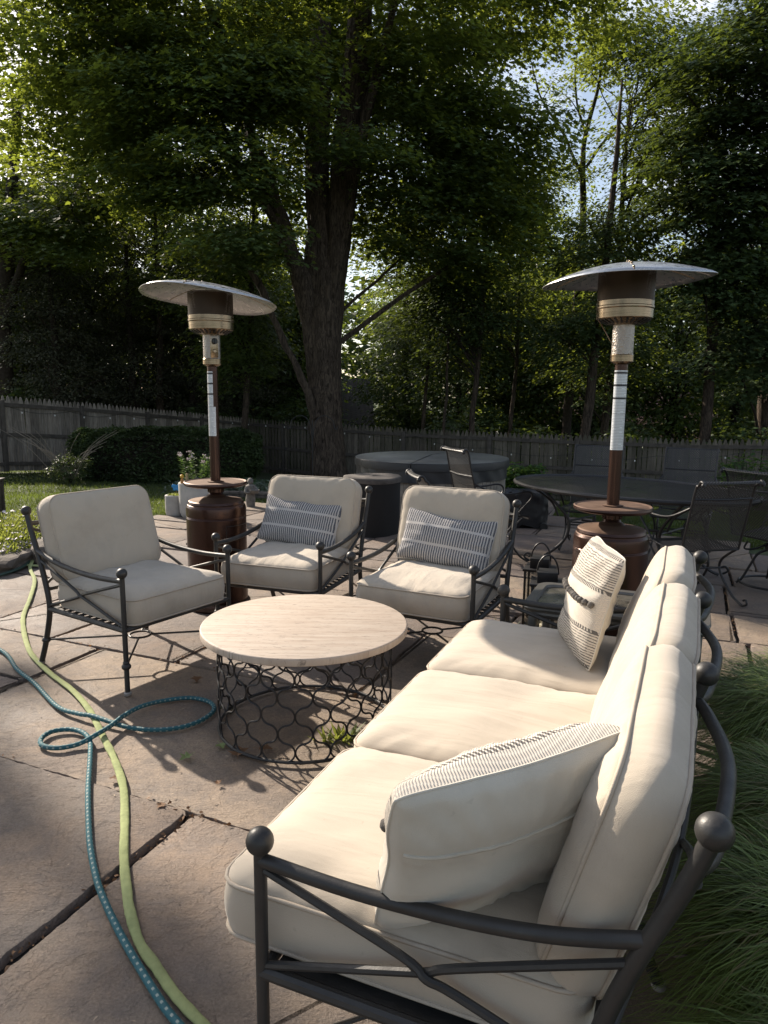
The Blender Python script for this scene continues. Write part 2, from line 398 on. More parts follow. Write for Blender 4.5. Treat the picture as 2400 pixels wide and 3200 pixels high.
def fast_mesh(name, V, F, k, mat, parent=None, smooth=False):
    """V (n,3), F (m,k) all polygons with k corners"""
    me = bpy.data.meshes.new(name)
    me.vertices.add(len(V)); me.vertices.foreach_set('co', V.astype(np.float32).ravel())
    me.loops.add(F.size); me.loops.foreach_set('vertex_index', F.astype(np.int32).ravel())
    me.polygons.add(len(F)); me.polygons.foreach_set('loop_start', np.arange(0, F.size, k, dtype=np.int32))
    me.polygons.foreach_set('loop_total', np.full(len(F), k, dtype=np.int32))
    if smooth: me.polygons.foreach_set('use_smooth', np.ones(len(F), dtype=bool))
    me.update(calc_edges=True); me.materials.append(mat)
    o = bpy.data.objects.new(name, me); C.objects.link(o)
    if parent: o.parent = parent
    return o

def ground(x, y):
    s_ = min(0.14, max(0.045, 0.095 + 0.005 * x))
    d = y - 8.6
    if d <= 0: return -0.03
    return -0.03 - d * s_ * min(1, d / 2 + 0.3)
def rot2(a): return Matrix.Rotation(a, 4, 'Z')

# ------------------------------------------------------------------ setting: patio of flagstones
UA = Vector((0.40, 0.917, 0)); UB = Vector((0.917, -0.40, 0))
PATIO = [(-2.95, 8.9), (-1.5, 9.9), (0.3, 10.6), (2.2, 10.2), (2.1, 8.4), (3.7, 7.1), (6, 5.5), (8, 2), (6, -3), (-6, -3), (-6, 4.6), (-3.1, 6.2), (-3.0, 7.5)]
def inside(x, y, poly):
    c = False; j = len(poly) - 1
    for i in range(len(poly)):
        xi, yi = poly[i]; xj, yj = poly[j]
        if (yi > y) != (yj > y) and x < (xj - xi) * (y - yi) / (yj - yi) + xi: c = not c
        j = i
    return c
cells = []
rows = [-4.4, -3.6, -2.7, -1.9, -0.9, 0.1, 1.06, 1.91, 3.08, 4.14, 4.8, 5.45, 6.3, 6.95, 7.75, 8.35, 9.1, 9.75, 10.5, 11.1]
known = {5: [-3.9, -2.6, -1.587, -0.45, 0.9, 1.9], 6: [-3.9, -2.75, -1.587, -0.45, 0.9, 1.9], 7: [-4.5, -3.17, -0.85, 0.62, 1.6], 8: [-4.2, -3.55, -2.61, -1.5, -0.62, 0.35, 1.25], 9: [-4.1, -3.2, -2.35, -1.1, -0.3, 0.35, 1.35],
         10: [-4.8, -4.0, -2.9, -2.2, -1.3, -0.55, 0.3, 1.1]}
for i in range(len(rows) - 1):
    a0, a1 = rows[i], rows[i + 1]
    if i in known:
        vs = known[i]; bs = [vs[0] - 2.6, vs[0] - 1.4] + vs
        x = vs[-1]
    else:
        x = -8.5 + rnd.random(); bs = [x]
    while x < 9: x += rnd.uniform(0.55, 1.25); bs.append(x)
    for b0, b1 in zip(bs, bs[1:]):
        if i in (5, 6) and -1.6 < b0 < 0.8:
            if i == 6: cells.append((0.1, a1, b0, b1))
        elif i not in known and b1 - b0 > 0.8 and a1 - a0 > 0.62 and rnd.random() < 0.35:
            am = a0 + (a1 - a0) * rnd.uniform(0.4, 0.6); cells += [(a0, am, b0, b1), (am, a1, b0, b1)]
        elif i == 7 and abs(b0 + 4.5) < 0.02: cells += [(a0, 2.57, b0, b1), (2.57, a1, b0, b1)]
        else: cells.append((a0, a1, b0, b1))
pb = B(); TOPZ = {}
slabs = []
for (a0, a1, b0, b1) in cells:
    cc = UA * (a0 + a1) / 2 + UB * (b0 + b1) / 2
    if not inside(cc.x, cc.y, PATIO): continue
    gap = rnd.uniform(0.002, 0.008)
    def J(a, b):   # shared corner jitter
        q = Vector((noise.noise(Vector((a * 3.1, b * 3.7, 1.5))), noise.noise(Vector((a * 3.3, b * 2.9, 9.5))), 0)) * 0.05
        return UA * a + UB * b + q
    cs = [J(a0, b0), J(a0, b1), J(a1, b1), J(a1, b0)]
    cen = sum(cs, Vector()) / 4
    ring = []
    for k in range(4):
        p0, p1 = cs[k], cs[(k + 1) % 4]
        d = p1 - p0; n_ = max(6, int(d.length / 0.022)); nv = Vector((-d.y, d.x, 0)).normalized()
        for q in range(n_):
            t_ = q / n_; pt = p0 + d * t_
            e = min(t_, 1 - t_) * d.length
            rr = max(0, 0.03 - e) ** 2 / 0.03 * 0.9
            inn = gap + rr + 0.007 * (1 + noise.noise(pt * 7.0 + Vector((k * 7.0, 0, cen.x)))) + 0.006 * noise.noise(pt * 38.0 + Vector((0, 0, k)))
            ring.append(pt + nv * inn)
    z0 = rnd.uniform(-0.009, 0.004); tx, ty = rnd.uniform(-0.003, 0.003), rnd.uniform(-0.003, 0.003)
    n_ = len(ring); vs = []
    zf = lambda q: z0 + (q.x - cen.x) * tx + (q.y - cen.y) * ty
    for lv, (dz, sh) in enumerate(((-0.05, 0.0), (-0.007, 0.0), (-0.001, 0.004), (0.0, 0.010))):
        for q in ring:
            g_ = q + (cen - q).normalized() * (sh + (0.003 * noise.noise(q * 30) if lv == 0 else 0))
            vs.append((g_.x, g_.y, zf(g_) + dz))
    fs = []
    for lv in range(3):
        for k in range(n_):
            l = (k + 1) % n_; fs.append((lv * n_ + k, lv * n_ + l, (lv + 1) * n_ + l, (lv + 1) * n_ + k))
    fs.append(tuple(3 * n_ + k for k in range(n_)))
    pb.add(vs, fs); slabs.append((cen, cs))
patio = pb.build('patio', M['flag'], None, True, 40); patio['kind'] = 'structure'

# ground terrain sheet: one sheet to the horizon, cut low under the patio
def dens(a, b, n): return np.linspace(a, b, n)
xs = np.concatenate([dens(-220, -30, 8), dens(-28, -12, 12), dens(-11, 11, 60), dens(12, 28, 12), dens(30, 220, 8)])
ys = np.concatenate([dens(-60, -4, 8), dens(-3, 26, 80), dens(28, 60, 12), dens(80, 400, 8)])
XX, YY = np.meshgrid(xs, ys); ZZ = np.zeros_like(XX)
for i in range(XX.shape[0]):
    for j in range(XX.shape[1]):
        x, y = XX[i, j], YY[i, j]
        yy = min(y, 30)
        ZZ[i, j] = ground(x, yy) + 0.03 * noise.noise(Vector((x * 0.6, y * 0.6, 0))) - 0.03
        if y < 10.9 and -6.2 < x < 8: ZZ[i, j] = min(ZZ[i, j], -0.075)
g = grid_obj('ground', XX, YY, ZZ, M['lawn']); g['kind'] = 'structure'
jb = B(); q = [(-5.9, -2.9), (6, -2.9), (7.8, 2), (5.8, 5.4), (3.7, 7.0), (2.1, 8.3), (2.1, 10.1), (0.3, 10.5), (-1.4, 9.8), (-2.9, 8.8), (-3.0, 6.2), (-5.9, 4.6)]
jb.add([(x, y, -0.034) for x, y in q], [tuple(range(len(q)))])
o = jb.build('paving_bed', M['dirt'], None, False); o['kind'] = 'structure'

# ------------------------------------------------------------------ furniture: cushions and frames
def cushion_mesh(bld, a, b, rc, t_, crown, seed, N=120, amp=1.0, side=0.012, z0=0.0):
    """bld gets a soft box: half sizes a,b, corner radius rc, thickness t_, crowned both sides; returns pipe rings"""
    out = []
    per = []
    segs = [((a - rc), (b - rc), 0), (-(a - rc), (b - rc), 90), (-(a - rc), -(b - rc), 180), ((a - rc), -(b - rc), 270)]
    nc = 9
    pts = []
    for (cx, cy, a0) in segs:
        for k in range(nc + 1):
            an = R(a0 + 90 * k / nc); pts.append(Vector((cx + rc * math.cos(an), cy + rc * math.sin(an), 0)))
    # resample evenly
    Ls = [0]
    for i in range(len(pts)): Ls.append(Ls[-1] + (pts[(i + 1) % len(pts)] - pts[i]).length)
    tot = Ls[-1]; res = []; j = 0
    for k in range(N):
        d = tot * k / N
        while Ls[j + 1] < d: j += 1
        f = (d - Ls[j]) / max(1e-9, Ls[j + 1] - Ls[j]); res.append(pts[j].lerp(pts[(j + 1) % len(pts)], f))
    def nz_(x, y, z, s_): return noise.noise(Vector((x * s_ + seed * 3.7, y * s_ + seed, z * s_ - seed)))
    rings = []
    def ring(scale, z, edge=0.0, infl=0.0):
        r_ = []
        for k, q in enumerate(res):
            n_ = Vector((q.x / a, q.y / b, 0)); n_ = n_.normalized()
            w_ = scale
            pos = Vector((q.x * w_, q.y * w_, z)) + n_ * infl
            if edge != 0:
                al = tot * k / N
                pk = (noise.noise(Vector((al * 42 + seed * 9, scale * 3, seed))) * 0.0045 + noise.noise(Vector((al * 17 + seed * 5, scale * 2, seed * 2))) * 0.006) * math.exp(-((1 - scale) / 0.22) ** 2) * amp
                lump = nz_(pos.x, pos.y, 0, 5.5) * 0.015 * (1 - scale ** 6) * amp + noise.noise(Vector((pos.x * 22 + seed * 3, pos.y * 5, seed))) * 0.0045 * (1 - scale ** 6) * amp
                pos.z += edge * (pk * (1 if scale < 0.995 else 0) + lump)
            else:
                pos += n_ * nz_(pos.x, pos.y, z, 9) * 0.006 * amp
            r_.append(pos)
        return r_
    scs = [0.0, 0.12, 0.25, 0.38, 0.5, 0.6, 0.7, 0.78, 0.85, 0.90, 0.94, 0.97, 0.99, 1.0]
    prof = lambda s_: crown * (1 - s_ ** 4) * 0.55 + crown * 0.45 * math.sqrt(max(0, 1 - s_ ** 8))
    for s_ in scs: rings.append(ring(s_, z0 - t_ / 2 - prof(s_) * 0.5, -1))
    for f in (0.12, 0.3, 0.5, 0.7, 0.88):
        rings.append(ring(1.0, z0 - t_ / 2 + t_ * f, 0, side * math.sin(math.pi * f)))
    for s_ in reversed(scs): rings.append(ring(s_, z0 + t_ / 2 + prof(s_), 1))
    vs = []; fs = []
    vs.append(sum(rings[0], Vector()) / N); base = 1
    for r_ in rings[1:-1]: vs += r_
    vs.append(sum(rings[-1], Vector()) / N)
    nr = len(rings) - 2
    for k in range(N):
        l = (k + 1) % N
        fs.append((0, 1 + l, 1 + k))
        for i in range(nr - 1):
            u_ = 1 + i * N; w_ = u_ + N
            fs.append((u_ + k, u_ + l, w_ + l, w_ + k))
        fs.append((1 + (nr - 1) * N + k, 1 + (nr - 1) * N + l, len(vs) - 1))
    bld.add(vs, fs)
    return rings[13], rings[len(scs) + 5]

def cushion(name, parent, a, b, rc, t_, crown, seed, M4, amp=1.0, side=0.012, bend=0.0):
    bl = B(); lo, hi = cushion_mesh(bl, a, b, rc, t_, crown, seed, amp=amp, side=side)
    def bd(q): return (q[0], q[1], q[2] + bend * (1 - (q[0] / a) ** 2))
    bl.v = [bd(q) for q in bl.v]
    o = bl.build(name, M['cushion'], parent, True, 80); o.matrix_local = M4
    for rg in (hi, lo):
        pb_ = B(); pb_.tube([Vector(bd(q * 1.004)) for q in rg], 0.0048, 6, closed=True)
        pb_.build('piping', M['piping'], o, True, 80)
    return o

def arm_parts(root, x, s_, FR, sofa=False):
    """side arm in the local yz plane at x"""
    k = 1.0
    arm = smooth_path([(x, 0.0, 0.585), (x, 0.2, 0.576), (x, 0.4, 0.584), (x, 0.57, 0.606), (x, 0.718, 0.645)], 6)
    B().tube(arm, 0.0135 * s_, 12).build('arm_rail', FR, root)
    b = B()
    up_ = smooth_path([(x, 0.01, 0.565), (x, 0.30, 0.475), (x + 0.010, 0.355, 0.452), (x, 0.41, 0.43), (x, 0.645, 0.352)], 5)
    dn_ = smooth_path([(x, 0.01, 0.352), (x, 0.30, 0.440), (x - 0.002, 0.355, 0.456), (x, 0.41, 0.485), (x, 0.705, 0.60)], 5)
    if sofa:
        pass
    b.tube(up_, 0.0082 * s_, 8); b.tube(dn_, 0.0082 * s_, 8)
    b.build('arm_brace', FR, root)

def front_post(root, x, s_, FR, low=False):
    b = B(); top = 0.60 if not low else 0.335
    b.tube([(x, 0, 0.012), (x, 0, top)], 0.0128 * s_, 14)
    b.sphere((x, 0, 0.150), 0.0235 * s_, 18, 10, (1, 1, 0.82))
    b.lathe([(0.0155 * s_, 0.166), (0.0165 * s_, 0.172), (0.0135 * s_, 0.178)], 18, Matrix.Translation((x, 0, 0)))
    o = b.build('leg', FR, root)
    B().lathe([(0.017, 0.0), (0.019, 0.004), (0.019, 0.014), (0.014, 0.018)], 18, Matrix.Translation((x, 0, 0))).build('foot_cap', M['foot'], o)
    if not low: B().sphere((x, 0, 0.625), 0.0268 * s_, 24, 16).build('ball_finial', FR, o)
def back_post(root, x, s_, FR, y0=0.0):
    b = B()
    pr = smooth_path([(x, 0.752, 0.012), (x, 0.692, 0.15), (x, 0.640, 0.33), (x, 0.662, 0.47), (x, 0.713, 0.62), (x, 0.767, 0.75), (x, 0.797, 0.835)], 5)
    b.tube(pr, 0.0150 * s_, 14); b.sphere((x, 0.692, 0.150), 0.0235 * s_, 18, 10, (1, 1, 0.82))
    o = b.build('leg', FR, root)
    B().lathe([(0.017, 0.0), (0.019, 0.004), (0.019, 0.014), (0.014, 0.018)], 18, Matrix.Translation((x, 0.754, 0))).build('foot_cap', M['foot'], o)
    B().sphere((x, 0.803, 0.857), 0.0272 * s_, 24, 16).build('ball_finial', FR, o)

def seat_frame(root, W, FR, s_, nslat=11, ins=0.01):
    b = B(); h = W / 2
    b.tube([(-h, 0, 0.335), (h, 0, 0.335)], 0.0130 * s_, 10); b.tube([(-h, 0.640, 0.335), (h, 0.640, 0.335)], 0.0130 * s_, 10)
    for x in (-h, h): b.tube([(x, 0, 0.335), (x, 0.640, 0.335)], 0.0140 * s_, 10)
    b.build('seat_frame', FR, root)
    b = B()
    for i in range(nslat):
        y = 0.04 + (0.57) * i / (nslat - 1); b.box((0, y, 0.341), (W - ins, 0.030, 0.005))
    b.build('seat_slats', FR, root, False)

def stretcher(root, x0, x1, FR, s_):
    b = B(); cx, cy = (x0 + x1) / 2, 0.346; z = 0.150; rr = 0.058
    for x in (x0, x1):
        for y in (0.0, 0.692):
            d = Vector((cx - x, cy - y, 0)); d.normalize(); e = Vector((cx, cy, z)) - d * rr
            b.tube([(x, y, z), e], 0.0058 * s_, 8)
    b.tube([(cx + rr * math.cos(a), cy + rr * math.sin(a), z) for a in np.linspace(0, 2 * math.pi, 28, endpoint=False)], 0.0062 * s_, 8, closed=True)
    b.build('stretcher', FR, root)

def back_bars(root, x0, x1, FR, s_, bulge):
    b = B()
    top = smooth_path([(x0, 0.785, 0.79), (x0 + 0.12 * (x1 - x0), 0.790 + bulge * 0.45, 0.785), ((x0 + x1) / 2, 0.790 + bulge, 0.80), (x1 - 0.12 * (x1 - x0), 0.790 + bulge * 0.45, 0.785), (x1, 0.785, 0.79)], 8)
    b.tube(top, 0.0132 * s_, 12)
    b.tube([(x0, 0.655, 0.44), (x1, 0.655, 0.44)], 0.010 * s_, 10)
    b.tube(smooth_path([(x0, 0.675, 0.46), ((x0 + x1) / 2, 0.755 + bulge * 0.4, 0.62), (x1, 0.785, 0.765)], 6), 0.0082 * s_, 8)
    b.tube(smooth_path([(x0, 0.785, 0.765), ((x0 + x1) / 2, 0.745 + bulge * 0.4, 0.61), (x1, 0.675, 0.46)], 6), 0.0082 * s_, 8)
    b.build('back_rail', FR, root)

def chair(label, loc, rz, seed):
    W = 0.70
    root = thing('lounge_chair', label, 'armchair', loc, rz, 'cushioned lounge chairs round the coffee table')
    FR = M['frame']
    for x in (-W / 2, W / 2):
        front_post(root, x, 1.0, FR); back_post(root, x, 1.0, FR); arm_parts(root, x, 1.0, FR)
    seat_frame(root, W, FR, 1.0); stretcher(root, -W / 2, W / 2, FR, 1.0); back_bars(root, -W / 2, W / 2, FR, 1.0, 0.02)
    cushion('seat_cushion', root, 0.318, 0.325, 0.055, 0.125, 0.045, seed, Matrix.Translation((0, 0.300, 0.415)))
    # back cushion: local z of cushion -> facing forward (-y), leaned back
    Mx = Matrix.Translation((0, 0.645, 0.700)) @ Matrix.Rotation(R(-16), 4, 'X') @ Matrix.Rotation(R(90), 4, 'X')
    cushion('back_cushion', root, 0.318, 0.238, 0.075, 0.115, 0.040, seed + 0.5, Mx, 0.7)
    return root
ch_l = chair('grey cream lounge chair without a pillow, nearest the hoses', (-1.08, 3.70, 0), R(56.3), 1.0)
ch_m = chair('lounge chair with striped lumbar pillow, directly in front of the black round cover', (-0.70, 4.215, 0), R(-19.3), 2.0)
ch_r = chair('lounge chair with striped lumbar pillow, the one beside the far end of the sofa', (0.14, 3.695, 0), R(-25.1), 3.0)

# sofa -------------------------------------------------------------
SW = 2.03
sofa = thing('sofa', 'long cream three-cushion outdoor sofa with charcoal metal frame and ball finials', 'sofa', (0.154, 2.236, 0), R(-112.8))
FR = M['frame']
for x in (-SW / 2, SW / 2):
    front_post(sofa, x, 1.05, FR); arm_parts(sofa, x, 1.05, FR, True)
for i in range(4):
    x = -SW / 2 + SW * i / 3; back_post(sofa, x, 1.05, FR, -0.02 if False else 0)
    if 0 < i < 3: front_post(sofa, x, 1.0, FR, True)
for i in range(3):
    back_bars(sofa, -SW / 2 + SW * i / 3, -SW / 2 + SW * (i + 1) / 3, FR, 1.05, 0.05)
    stretcher(sofa, -SW / 2 + SW * i / 3, -SW / 2 + SW * (i + 1) / 3, FR, 1.0)
seat_frame(sofa, SW, FR, 1.05, 13, 0.16)
for x in (-SW / 2 + 0.055, SW / 2 - 0.055): B().box((x, 0.32, 0.337), (0.085, 0.60, 0.006)).build('side_plate', FR, sofa, False)
for i in range(3):
    x = (i - 1) * 0.652
    # cushion long axis is local y here (depth .80), half width .333
    cushion('seat_cushion', sofa, 0.324, 0.385, 0.055, 0.115, 0.050, 5 + i, Matrix.Translation((x, 0.250, 0.415)), 0.9, 0.010)
    lean = -17 + (-0.5, -3.0, 1.5)[i]
    Mx = Matrix.Translation((x, 0.655, 0.676)) @ Matrix.Rotation(R(lean), 4, 'X') @ Matrix.Rotation(R((-1.5, 1.5, 2.5)[i]), 4, 'Y') @ Matrix.Rotation(R(90), 4, 'X')
    cushion('back_cushion', sofa, 0.315, 0.236, 0.085, 0.108, 0.040, 9 + i, Mx, 1.0, 0.028)

# coffee table -------------------------------------------------------------
TX, TY = -0.352, 3.13
tb = thing('coffee_table', 'round travertine coffee table on an openwork black iron drum', 'coffee table', (TX, TY, 0))
B().lathe([(0.0, 0.447), (0.458, 0.447), (0.462, 0.450), (0.463, 0.474), (0.460, 0.479), (0.456, 0.480), (0.0, 0.480)], 128, None, False).build('tabletop', M['travertine'], tb, True, 50)
b = B(); RB = 0.392
NW = 34; pw = 2 * math.pi / NW; z0, z1 = 0.012, 0.442; PER = (z1 - z0) / 2.75
for k in range(NW):
    sg = 1 if k % 2 else -1; pts = []
    for i in range(99):
        th = 2 * math.pi * 2.75 * i / 98; f = (math.sin(th) - 0.07 * math.sin(3 * th)) / 1.07
        z = z0 + PER * (th - 0.40 * math.sin(2 * th)) / (2 * math.pi)
        a = k * pw + sg * f * pw * 0.485
        pts.append((RB * math.cos(a), RB * math.sin(a), z))
    b.tube(pts, 0.0042, 6, cap=False)
b.build('lattice_drum', M['iron'], tb)
for z, rr in ((0.010, 0.0075), (0.440, 0.0065)):
    b = B(); b.tube([(RB * math.cos(a), RB * math.sin(a), z) for a in np.linspace(0, 2 * math.pi, 80, endpoint=False)], rr, 8, closed=True); b.build('base_ring' if z < 0.1 else 'top_ring', M['iron'], tb)

# ------------------------------------------------------------------ throw pillows
def stripes_lumbar():
    t = NT('navy_ivory_striped_weave'); uv = t.new('ShaderNodeUVMap'); sp = t.new('ShaderNodeSeparateXYZ'); t.L(uv.outputs[0], sp.inputs[0])
    u_, v_ = sp.outputs[0], sp.outputs[1]
    wob = t.math('MULTIPLY', t.math('SUBTRACT', t.noise(uv.outputs[0], 45, 2), 0.5), 0.003)
    st = t.math('LESS_THAN', t.math('FRACT', t.math('DIVIDE', t.math('ADD', u_, wob), 0.0150)), 0.56)
    tw = t.math('GREATER_THAN', t.math('FRACT', t.math('ADD', t.math('MULTIPLY', v_, 130), t.math('MULTIPLY', u_, 120))), 0.16)
    st = t.math('MULTIPLY', st, tw)
    for c0 in (-0.052, 0.058):
        band = t.math('COMPARE', v_, c0, 0.0075); st = t.math('MULTIPLY', st, t.math('SUBTRACT', 1.0, band))
    c = t.mix(st, (0.52, 0.49, 0.46), (0.060, 0.068, 0.090))
    rope = t.math('SINE', t.math('MULTIPLY', t.math('ADD', v_, t.math('MULTIPLY', u_, 0.8)), 700))
    colm = t.math('SINE', t.math('MULTIPLY', u_, 2 * math.pi / 0.0075))
    return t.pbr(c, 0.95, 0, t.bump(t.math('ADD', rope, colm), 0.5, 0.002), 0.1)
M['lumbar'] = stripes_lumbar()
def boho():
    t = NT('ivory_grey_woven_bands'); uv = t.new('ShaderNodeUVMap'); sp = t.new('ShaderNodeSeparateXYZ'); t.L(uv.outputs[0], sp.inputs[0])
    u_, v_ = sp.outputs[0], sp.outputs[1]
    vw = t.math('ADD', v_, t.math('MULTIPLY', t.math('SUBTRACT', t.noise(uv.outputs[0], 11, 4), 0.5), 0.016))
    row = t.math('LESS_THAN', t.math('FRACT', t.math('DIVIDE', vw, 0.0095)), 0.40)
    brk = t.math('GREATER_THAN', t.noise(t.co('UV', (60, 300, 1)), 1.0, 3, 0.8), 0.44)
    dark = t.math('MULTIPLY', row, brk)
    zone = None
    for a_, b_ in ((-0.26, -0.075), (0.075, 0.188)):
        z_ = t.math('MULTIPLY', t.math('GREATER_THAN', vw, a_), t.math('LESS_THAN', vw, b_))
        zone = z_ if zone is None else t.math('MAXIMUM', zone, z_)
    ink = t.math('MULTIPLY', dark, zone)
    whip = t.math('LESS_THAN', t.math('FRACT', t.math('ADD', t.math('DIVIDE', u_, 0.011), t.math('MULTIPLY', v_, 30))), 0.62)
    for c0 in (-0.078, 0.070, 0.200, -0.205):
        ink = t.math('MAXIMUM', ink, t.math('MULTIPLY', whip, t.math('COMPARE', v_, c0, 0.0065)))
    c = t.mix(ink, (0.56, 0.51, 0.44), (0.13, 0.122, 0.115))
    wv = t.math('MULTIPLY', t.math('SINE', t.math('MULTIPLY', u_, 1100)), t.math('SINE', t.math('MULTIPLY', v_, 900)))
    return t.pbr(c, 0.95, 0, t.bump(t.math('ADD', wv, t.math('MULTIPLY', ink, 1.5)), 0.6, 0.0022), 0.1)
M['boho'] = boho()
M['pillow_back'] = fabric('plain_pillow_back', (0.56, 0.52, 0.44))
M['pompom'] = plain('grey_wool_pompom', (0.13, 0.12, 0.11), 0.98, 0, 0.35, 90, 1.0, 260, 0.05)
M['thread'] = plain('dark_thread', (0.09, 0.085, 0.08), 0.9)

def pillow(name, label, cat, a, b_, T, M4, front, back, seed, group=None, slump=0.0, poms=False, seam=False):
    root = thing(name, label, cat, (0, 0, 0), 0, group); root.matrix_world = M4
    n = 49; u = np.linspace(-1, 1, n); U, V_ = np.meshgrid(u, u)
    su = np.sign(U) * (np.abs(U) ** 0.85); sv = np.sign(V_) * (np.abs(V_) ** 0.85)
    px = a * su * (1 - 0.075 * (1 - sv ** 2)); py = b_ * sv * (1 - 0.075 * (1 - su ** 2))
    cr = 1 - 0.05 * (np.abs(su) * np.abs(sv)) ** 7; px = px * cr; py = py * cr
    for i in range(n):
        for j in range(n):
            v2 = nvec(Vector((px[i, j] * 7 + seed, py[i, j] * 7, seed))) * 0.014; px[i, j] += v2.x; py[i, j] += v2.y
    prof = (np.clip(1 - np.abs(su) ** 2.6, 0, 1) * np.clip(1 - np.abs(sv) ** 2.6, 0, 1)) ** 0.42
    wr = np.zeros_like(px)
    for i in range(n):
        for j in range(n):
            x, y = px[i, j], py[i, j]
            ang = math.atan2(y, x); e = max(abs(su[i, j]), abs(sv[i, j]))
            wr[i, j] = 0.010 * noise.noise(Vector((x * 9 + seed, y * 9, seed))) + 0.022 * noise.noise(Vector((ang * 7, seed * 2, e))) * e ** 3 * (1 - e ** 8)
            wr[i, j] += 0.010 * noise.noise(Vector((x * 4, y * 14 + seed, 3)))
    py = py - slump * (1 - su ** 2) * (sv + 1) / 2
    zf = T * prof + wr * prof ** 0.5; zb = -T * (0.55 if poms else 0.8) * prof - wr[::-1] * prof ** 0.5
    grid_obj('front_panel', px, py, zf, front, root, (px, py))
    grid_obj('back_panel', px[:, ::-1], py[:, ::-1], zb[:, ::-1], back, root, (px, py))
    rim = [(px[0, j], py[0, j], 0) for j in range(n)] + [(px[i, -1], py[i, -1], 0) for i in range(1, n)] + [(px[-1, j], py[-1, j], 0) for j in range(n - 2, -1, -1)] + [(px[i, 0], py[i, 0], 0) for i in range(n - 2, 0, -1)]
    B().tube(rim, 0.0026, 6, closed=True).build('edge_seam', back, root)
    if poms:
        j0 = int(n * 0.53)
        for k in range(17):
            i_ = 3 + int(k * (n - 7) / 16)
            x, y, z = px[j0, i_], py[j0, i_], zf[j0, i_]
            pm = B(); rr = 0.0125
            pm.sphere((x, y, z + 0.008), rr, 12, 8)
            pm.v = [tuple(Vector(q) + (Vector(q) - Vector((x, y, z + 0.008))).normalized() * 0.003 * noise.noise(Vector(q) * 260)) for q in pm.v]
            pm.build('pompom', M['pompom'], root)
    if seam:
        j0 = int(n * 0.66); B().tube([(px[j0, i], py[j0, i], zb[j0, i] - 0.0005) for i in range(2, n - 2)], 0.0016, 5).build('back_seam', M['piping'], root)
        j1 = j0 + 1
        B().tube([(px[j1, i], py[j1, i], zb[j1, i] - 0.0015) for i in range(2, n - 2)], 0.003, 5).build('back_seam', back, root)
    return root
def frame_from(O, X, Y):
    X = Vector(X).normalized(); Y = Vector(Y); Y = (Y - X * Y.dot(X)).normalized(); Z = X.cross(Y)
    m = Matrix((X, Y, Z)).transposed().to_4x4(); m.translation = Vector(O); return m
def chair_pillow(root_loc, rz, label, seed, dx, roll):
    Mr = Matrix.Translation(root_loc) @ rot2(rz)
    M4 = Mr @ Matrix.Translation((dx, 0.525, 0.655)) @ Matrix.Rotation(R(roll), 4, 'Y') @ Matrix.Rotation(R(-24), 4, 'X') @ Matrix.Rotation(R(90), 4, 'X')
    return pillow('lumbar_pillow', label, 'pillow', 0.292, 0.165, 0.070, M4, M['lumbar'], M['lumbar'], seed, 'striped lumbar pillows', 0.022)
chair_pillow((-0.70, 4.215, 0), R(-19.3), 'navy and ivory striped lumbar pillow on the chair in front of the black round cover', 1.3, -0.035, 4)
chair_pillow((0.14, 3.695, 0), R(-25.1), 'navy and ivory striped lumbar pillow on the chair beside the sofa', 4.3, 0.01, 5)

MS = Matrix.Translation((0.154, 2.236, 0)) @ rot2(R(-112.8))
def SP(u, w_, z):   # sofa coordinates: u along from the near end, w towards the back
    q = MS @ Vector((SW / 2 - u, w_, z)); return q
# far pillow lies back against the third cushion, stripes along the sofa
O1 = SP(1.69, 0.425, 0.725)
M4 = frame_from(O1, SP(0, 0.16, 0.01) - SP(0.42, 0, 0), SP(-0.04, 0.13, 0.40) - SP(0, 0, 0))
pillow('throw_pillow', 'ivory woven throw pillow with grey bands and pompoms against the far back cushion', 'pillow', 0.224, 0.224, 0.085, M4, M['boho'], M['pillow_back'], 2.2, 'woven pillows with pompoms on the sofa', 0.0, True)
# near pillow stands across the sofa with its plain back to the camera
BL = SP(-0.02, 0.25, 0.53); TL = SP(0.06, 0.335, 0.84); TR = SP(0.20, 0.655, 1.00)
PBL, PTL, PTR = [Vector((0, 0, EYE)) + k_ * (q - Vector((0, 0, EYE))) for k_, q in ((1.065, SP(-0.007, 0.244, 0.50)), (1.035, SP(-0.131, 0.380, 0.902)), (0.99, SP(0.20, 0.668, 0.915)))]
O2 = (PBL + PTR) / 2
M4 = frame_from(O2, PTL - PTR, PTL - PBL)
pillow('throw_pillow', 'ivory throw pillow showing its plain seamed back, leaning inside the near arm of the sofa', 'pillow', 0.236, 0.236, 0.110, M4, M['boho'], M['pillow_back'], 6.1, 'woven pillows with pompoms on the sofa', 0.0, True, True)

